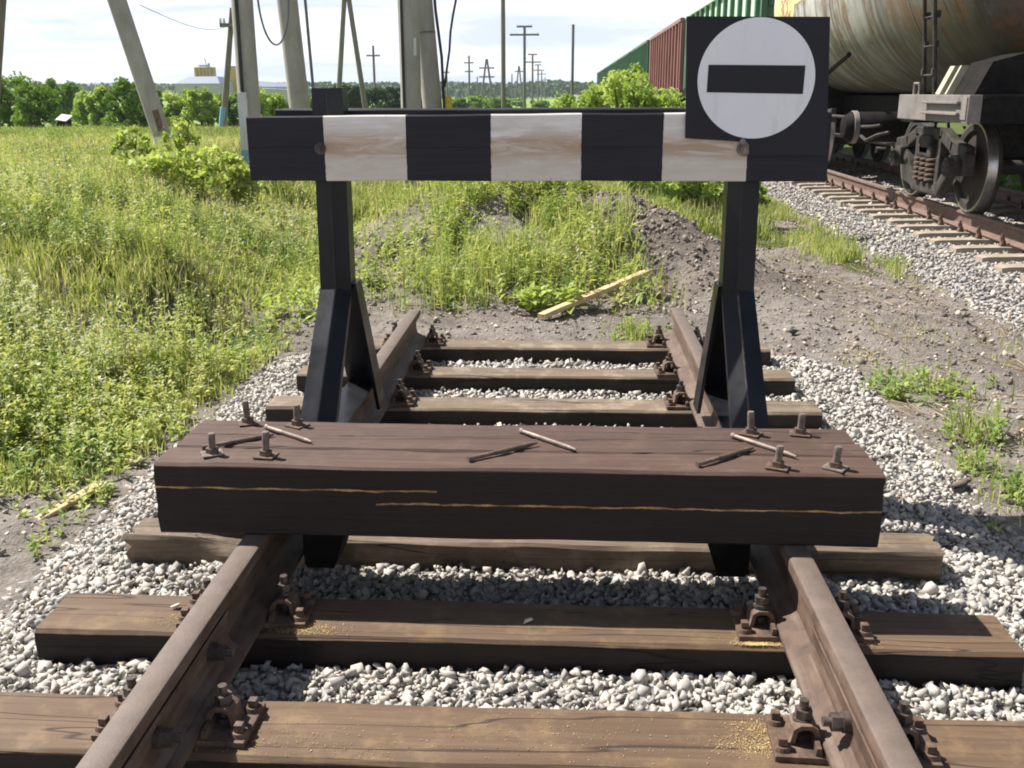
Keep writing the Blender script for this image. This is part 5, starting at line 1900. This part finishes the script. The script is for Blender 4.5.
n = 4200
y = spread_y(n, 3.8, 13, 1.5)
x = -2.1 - rng.random(n) * (0.8 + 0.6 * y)
keep = (rng.random(n) < grassy(x, y)) & (fbm(x * 1.3 + 5, y * 1.3 + 44) > 0.46)
x, y = x[keep], y[keep]
Pf = np.stack([x, y, hgt(x, y) + rng.uniform(0.12, 0.38, len(x))], 1)
Vv, F = quads(Pf, rng.uniform(0.012, 0.026, len(x)), 0.9, 0.9)
tag(np_mesh('meadow_flowers', Vv, [F], M['flower'], tint=np.repeat(rng.random(len(x)), 4)), 'tiny yellow and whitish flowers among the meadow weeds', kind='stuff')

n = 2600
y = spread_y(n, 5.2, 14, 1.3)
x = -1.5 - rng.random(n) * (0.5 + 0.55 * y)
keep = (rng.random(n) < grassy(x, y)) & (fbm(x * 0.9 + 91, y * 0.9 + 14) > 0.47)
x, y = x[keep], y[keep]
weeds('tall_weeds', x, y, rng.uniform(0.28, 0.62, len(x)), 26, 0.045, 'weed', 'tall pale weeds standing above the meadow grass left of the posts', np.clip(rng.beta(2.5, 1.4, len(x)), 0, 1), spread=0.17, narrow=0.34)

# heap growth
n = 1900
x = rng.normal(-0.25, 0.85, n)
y = rng.normal(9.0, 0.95, n)
keep = (x > -1.7) & (x < 0.85) & (y > 7.2) & ((x > -1.05) | (rng.random(n) < 0.45)) & (fbm(x * 2.1 + 3, y * 2.1) > 0.40) & (x < 0.75 - 0.15 * (y - 8))
x, y = x[keep], y[keep]
weeds('heap_weeds', x, y, rng.uniform(0.10, 0.46, len(x)), 18, 0.06, 'weed', 'pale green weeds covering the middle of the soil heap', np.clip(rng.beta(2, 2, len(x)) * 0.8 + 0.1, 0, 1), narrow=0.32)
n = 9000
x = rng.normal(-0.2, 1.1, n)
y = rng.normal(9.6, 1.3, n)
keep = (fbm(x * 1.7 + 13, y * 1.7) > 0.52) & (y > 7.1) & (x < 1.0) & ((x > -1.1) | (rng.random(n) < 0.55))
x, y = x[keep], y[keep]
blades('heap_grass', x, y, rng.uniform(0.08, 0.34, len(x)), np.full(len(x), 0.0045), 'grass', 'tufts of thin grass on the soil heap', rng.beta(1.5, 2.2, len(x)))
# small growth on the left slope by the ballast, and a thin strip along the train track
n = 5200
x = rng.uniform(-3.3, -1.75, n)
y = rng.uniform(3.2, 8.5, n)
keep = (fbm(x * 2.4 + 23, y * 2.4) > 0.47) & (rng.random(n) < 0.5)
x, y = x[keep], y[keep]
weeds('verge_weeds', x, y, rng.uniform(0.03, 0.13, len(x)), 9, 0.035, 'weed', 'low weeds on the bare soil at the left edge of the ballast', np.clip(rng.beta(2, 2, len(x)), 0, 0.9))
n = 15000
y = rng.uniform(9.0, 24, n)
x = 2.88 + rng.normal(0, 0.19, n)
keep = (fbm(x * 2.4 + 3, y * 1.6 + 70) > 0.49) & (x < 3.35)
x, y = x[keep], y[keep]
blades('strip_grass', x, y, rng.uniform(0.05, 0.20, len(x)), np.full(len(x), 0.0055), 'grass', 'thin strip of grass along the foot of the train ballast', rng.beta(1.6, 2.6, len(x)))
n = 5000
x = rng.uniform(1.75, 3.3, n)
y = rng.uniform(3.2, 12, n)
keep = (fbm(x * 2.1 + 63, y * 2.1 + 7) > 0.58)
x, y = x[keep], y[keep]
blades('soil_grass', x, y, rng.uniform(0.02, 0.08, len(x)), np.full(len(x), 0.003), 'grass', 'sparse short grass on the bare soil right of the track', rng.beta(1.8, 1.8, len(x)))
n = 36000
x = rng.uniform(-4.5, 2.5, n)
y = rng.uniform(11.4, 20, n)
blades('rear_grass', x, y, rng.uniform(0.10, 0.4, n), np.full(n, 0.008), 'grass', 'tall grass behind the soil heap', rng.beta(1.6, 2.4, n))


# individual weed clumps one can point at
def clump(px, py, zg, rad, hh, npl, lab, mat='weed', leaf=0.05, grassn=0, tint=(0.25, 0.75)):
    d = Fv + Rv * (px - 512) / F_PX - Uv * (py - 384) / F_PX
    t = (zg - CAM[2]) / d[2]
    q = CAM + d * t
    x0, y0 = q[0], q[1]
    z0 = gz1(x0, y0)
    root = tag(empty('weed_clump', (x0, y0, z0)), lab, 'weed', 'separate weed clumps by the track')
    x = rng.normal(0, rad, npl)
    y = rng.normal(0, rad, npl)
    o = weeds('leaves', x, y, rng.uniform(0.5, 1.0, npl) * hh, 14, leaf, mat, None, rng.uniform(*tint, npl), parent=root, kind=None, zfix=hgt(x + x0, y + y0) - z0)
    if grassn:
        gx_ = rng.normal(0, rad, grassn)
        gy_ = rng.normal(0, rad, grassn)
        g = blades('grass_tuft', gx_ + x0, gy_ + y0, rng.uniform(0.6, 1.1, grassn) * hh, np.full(grassn, 0.004), 'grass', None, rng.beta(1.3, 2.6, grassn))
        g.location = (-x0, -y0, -z0)
        g.parent = root
    return root


clump(905, 392, -0.35, 0.13, 0.17, 26, 'leafy green clump right of the block, on the soil by the ballast edge', tint=(0.1, 0.5))
clump(948, 385, -0.35, 0.11, 0.15, 16, 'low mixed clump just right of the leafy one', tint=(0.2, 0.7), grassn=30)
clump(972, 440, -0.36, 0.07, 0.24, 14, 'upright narrow clump standing at the ballast edge near the right side', tint=(0.15, 0.5), grassn=60)
clump(975, 470, -0.36, 0.05, 0.16, 8, 'small tuft in front of the upright narrow clump', tint=(0.15, 0.5), grassn=30)
clump(1020, 500, -0.36, 0.08, 0.18, 14, 'clump cut by the right edge, beside the shaded stones', tint=(0.1, 0.4), grassn=40)
clump(990, 528, -0.34, 0.014, 0.06, 3, 'tiny bright sprout among the stones near the right edge', 'bright', 0.03)
clump(632, 332, -0.31, 0.09, 0.17, 9, 'small grassy clump left of the far end of the right-hand rail', tint=(0.2, 0.6), grassn=90)
clump(655, 330, -0.31, 0.06, 0.12, 8, 'leafy sprout touching the far end of the right-hand rail', tint=(0.2, 0.5))
clump(545, 312, -0.30, 0.10, 0.22, 8, 'broad-leaved weed at the foot of the heap, behind the plank', 'bright', 0.16, tint=(0.2, 0.7))
clump(440, 300, -0.29, 0.22, 0.50, 30, 'dense bright weed clump on the left foot of the heap', tint=(0.3, 0.8), grassn=120)
clump(500, 296, -0.28, 0.20, 0.56, 28, 'tall weed clump at the middle foot of the heap', tint=(0.35, 0.85), grassn=100)
clump(570, 290, -0.27, 0.20, 0.62, 22, 'greyish tall weed clump right of the middle of the heap', tint=(0.7, 1.0), leaf=0.045)
clump(300, 300, -0.20, 0.14, 0.36, 18, 'broad yellow-green weeds just left of the left black post', 'bright', 0.07, tint=(0.2, 0.7))
clump(375, 285, -0.25, 0.08, 0.34, 10, 'single leafy weed right of the left black post', 'bright', 0.06, tint=(0.2, 0.6))
clump(168, 318, -0.12, 0.13, 0.22, 30, 'reddish brown dead weed clump above the dark hollow of the left bank', 'straw', 0.04, tint=(0.0, 0.45))
clump(222, 252, -0.02, 0.16, 0.22, 26, 'greyish dry weed patch in the meadow left of the left black post', 'straw', 0.04, tint=(0.2, 0.9))
clump(52, 232, 0.12, 0.04, 0.42, 5, 'single tall grey dead stalk in the meadow at the far left', 'straw', 0.035, tint=(0.5, 1.0))
clump(890, 268, -0.38, 0.12, 0.13, 14, 'green tuft at the foot of the train ballast, right of the sign', tint=(0.1, 0.4), grassn=80)
clump(812, 245, -0.38, 0.12, 0.2, 12, 'tall grass tuft at the foot of the train ballast, right of the right post', tint=(0.3, 0.7), grassn=120)

# ------------------------------------------------------------------ odds and ends
def plank(a, b_, w, t, mat, lab, name='plank', seed=1):
    a, b_ = Vector(a), Vector(b_)
    L = (b_ - a).length
    o = timber(L, w, t, seed, 0.004, 14, 0.003).build(name, M[mat], smooth=35)
    o.rotation_mode = 'QUATERNION'
    o.rotation_quaternion = Vector((1, 0, 0)).rotation_difference((b_ - a).normalized())
    o.location = (a + b_) / 2
    return tag(o, lab, 'plank')


plank((-0.02, 6.90, -0.27), (0.80, 7.80, -0.10), 0.075, 0.035, 'fresh_wood', 'pale broken plank lying at the right foot of the soil heap', seed=3)
plank((0.40, 8.15, -0.14), (0.36, 8.75, 0.18), 0.06, 0.02, 'pale_wood', 'narrow pale slat propped among the weeds of the heap', seed=4)
plank((-1.93, 3.50, -0.36), (-1.83, 3.86, -0.345), 0.05, 0.02, 'fresh_wood', 'pale slat lying at the left edge of the ballast', seed=5)


def lump(x, y, z, s, mat, lab, name, cat):
    v, f = T_near[random.randrange(16)]
    o = np_mesh(name, v * np.array(s), [f], M[mat])
    o.location = (x, y, z)
    o.rotation_euler = (0.2, 0.1, 0.7)
    return tag(o, lab, cat)


lump(1.69, 6.74, gz1(1.69, 6.74) + 0.02, (0.10, 0.06, 0.05), 'rock_dark', 'dark lump lying on the soil right of the rail end', 'rock', 'rock')
lump(1.79, 4.02, gz1(1.79, 4.02) + 0.02, (0.09, 0.05, 0.045), 'clod', 'large pinkish stone by the upright weed clump', 'rock', 'rock')
lump(-2.42, 6.45, gz1(-2.42, 6.45) + 0.03, (0.06, 0.05, 0.05), 'rubbish', 'pale stone in the dark hollow of the left bank', 'rock', 'rock')
p = at(139, 232, 8.4)
lump(p.x, 8.4, gz1(p.x, 8.4) + 0.28, (0.06, 0.03, 0.04), 'rubbish', 'scrap of pale litter caught in the meadow grass', 'litter_scrap', 'litter')
p = at(45, 255, 8.0)

# dry twigs on the right soil
n = 320
x = rng.uniform(1.9, 3.3, n); y = rng.uniform(4.2, 9.5, n)
a = rng.uniform(0, math.pi, n); L = rng.uniform(0.04, 0.16, n)
dx = np.stack([np.cos(a) * L, np.sin(a) * L, rng.uniform(0, 0.03, n)], 1)
B = np.stack([x, y, hgt(x, y) + 0.012], 1)
sd = np.stack([-np.sin(a), np.cos(a), np.zeros(n)], 1) * 0.003
upv = np.array([0, 0, 0.006])
Vt = np.stack([B - sd, B + sd, B + upv, B + dx - sd * 0.5, B + dx + sd * 0.5, B + dx + upv], 1).reshape(-1, 3)
k = np.arange(n)[:, None] * 6
Q = np.concatenate([k + np.array(q) for q in ([0, 1, 4, 3], [1, 2, 5, 4], [2, 0, 3, 5])])
tag(np_mesh('dry_twigs', Vt, [Q], M['straw'], tint=np.repeat(rng.random(n), 6)), 'dry twigs and stalks strewn on the bare soil', kind='stuff')

# sawdust left from drilling, by the fastenings
C = [((-0.60, 2.50), 0.05, 70), ((0.66, 2.475), 0.035, 130), ((0.71, 2.46), 0.03, 90), ((0.60, 2.03), 0.06, 90), ((0.63, 2.10), 0.05, 50), ((-0.95, 2.53), 0.05, 40), ((0.93, 2.50), 0.03, 30), ((0.1, 2.05), 0.25, 30), ((-0.5, 1.98), 0.15, 30)]
P, S = [], []
for (x0, y0), r_, c in C:
    c *= 12
    xx, yy = rng.normal(x0, r_, c), rng.normal(y0, r_ * 0.35, c)
    on = np.zeros(c, bool)
    for sy, w in SLEEPERS[:2]: on |= (yy > sy + 0.008) & (yy < sy + w - 0.01)
    P.append(np.stack([xx, yy, np.full(c, -0.1975)], 1)[on])

P = np.concatenate(P)
stones('sawdust', P, rng.uniform(0.0008, 0.0028, len(P)), M['sawdust'], T_far, 'yellow sawdust sprinkled beside the rail fastenings', tilt=1)
# a few stones thrown on the sleepers
for x, y, lab in ((-1.02, 2.60, 'small pale stone lying on the sleeper left of the left rail'), (0.02, 2.56, 'single stone lying on the sleeper edge at the middle')):
    lump(x, y, -0.187, (0.026, 0.02, 0.018), 'rubbish', lab, 'rock', 'stone')

# ------------------------------------------------------------------ air, light, sky
hb = MB()
hb.box((0, 1700, 26), (5600, 3900, 66))
# the box spans from a metre below the lowest ground to above the highest thing
t = NT('haze_air')
pv = t.n('ShaderNodeVolumePrincipled', {'Color': (0.72, 0.82, 0.95), 'Density': 0.00022, 'Anisotropy': 0.2})
hm = t.out(pv, vol=True)
HAZE = True
if HAZE:
    tag(hb.build('haze', hm), 'thin bluish haze over the far distance', kind='stuff')

w = NT('World', world=True)
SC.world = w.m
SUN = Vector((-0.70, 0.33, 1.0)).normalized()
el = math.asin(SUN.z)
azi = math.atan2(SUN.x, SUN.y)
sky = w.n('ShaderNodeTexSky', sky_type='NISHITA', sun_disc=False, sun_elevation=el, sun_rotation=azi % (2 * math.pi), air_density=1.0, dust_density=2.0, ozone_density=1.0, altitude=150)
tc = w.n('ShaderNodeTexCoord')
sep = w.n('ShaderNodeSeparateXYZ', {'Vector': (tc, 'Generated')})
zc = w.math('ADD', w.math('MAXIMUM', (sep, 2), 0.0), 0.09)
u = w.math('DIVIDE', (sep, 0), zc)
v = w.math('DIVIDE', (sep, 1), zc)
cv = w.n('ShaderNodeCombineXYZ', {'X': u, 'Y': v, 'Z': 0.0})
n1 = w.noise(w.n('ShaderNodeMapping', {'Vector': cv, 'Scale': (0.55, 0.8, 1)}), 1.0, 8, 0.6, 0.5)
cl = w.ramp(n1, [(0.38, 0.0), (0.50, 0.55), (0.60, 1.0)])
hz = w.n('ShaderNodeMapRange', {'Value': (sep, 2), 'From Min': 0.0, 'From Max': 0.10, 'To Min': 1.0, 'To Max': 0.92})
fac = w.math('MAXIMUM', cl, hz)
fade = w.n('ShaderNodeMapRange', {'Value': (sep, 2), 'From Min': 0.12, 'From Max': 0.45, 'To Min': 1.0, 'To Max': 0.05})
fac = w.math('MULTIPLY', fac, fade)
low = w.mix(cl, (6.6, 7.3, 9.1), (10.6, 10.7, 11.0))
dim = w.mix(1.0, sky, (0.6, 0.6, 0.6), 'MULTIPLY')
c = w.mix(fac, dim, low)
bg = w.n('ShaderNodeBackground', {'Strength': 0.068})
w.t.links.new([q for q in c.outputs if q.enabled][0], bg.inputs['Color'])
wo = w.n('ShaderNodeOutputWorld')
w.t.links.new(bg.outputs[0], wo.inputs['Surface'])

sl = bpy.data.lights.new('sun', 'SUN')
sl.energy = 5.0
sl.angle = R(0.53)
sl.color = (1.0, 0.955, 0.89)
so = bpy.data.objects.new('sun', sl)
so.rotation_euler = (-SUN).to_track_quat('-Z', 'Y').to_euler()
so.location = (-20, 15, 30)
COL.objects.link(so)

SC.view_settings.view_transform = 'Standard'
SC.view_settings.look = 'None'
SC.view_settings.gamma = 1.0
SC.view_settings.exposure = 0.95
SC.view_settings.use_curve_mapping = False
SC.cycles.use_denoising = True
SC.cycles.max_bounces = 6
SC.cycles.transparent_max_bounces = 4
SC.render.filter_size = 1.5
SC.cycles.filter_width = 1.9
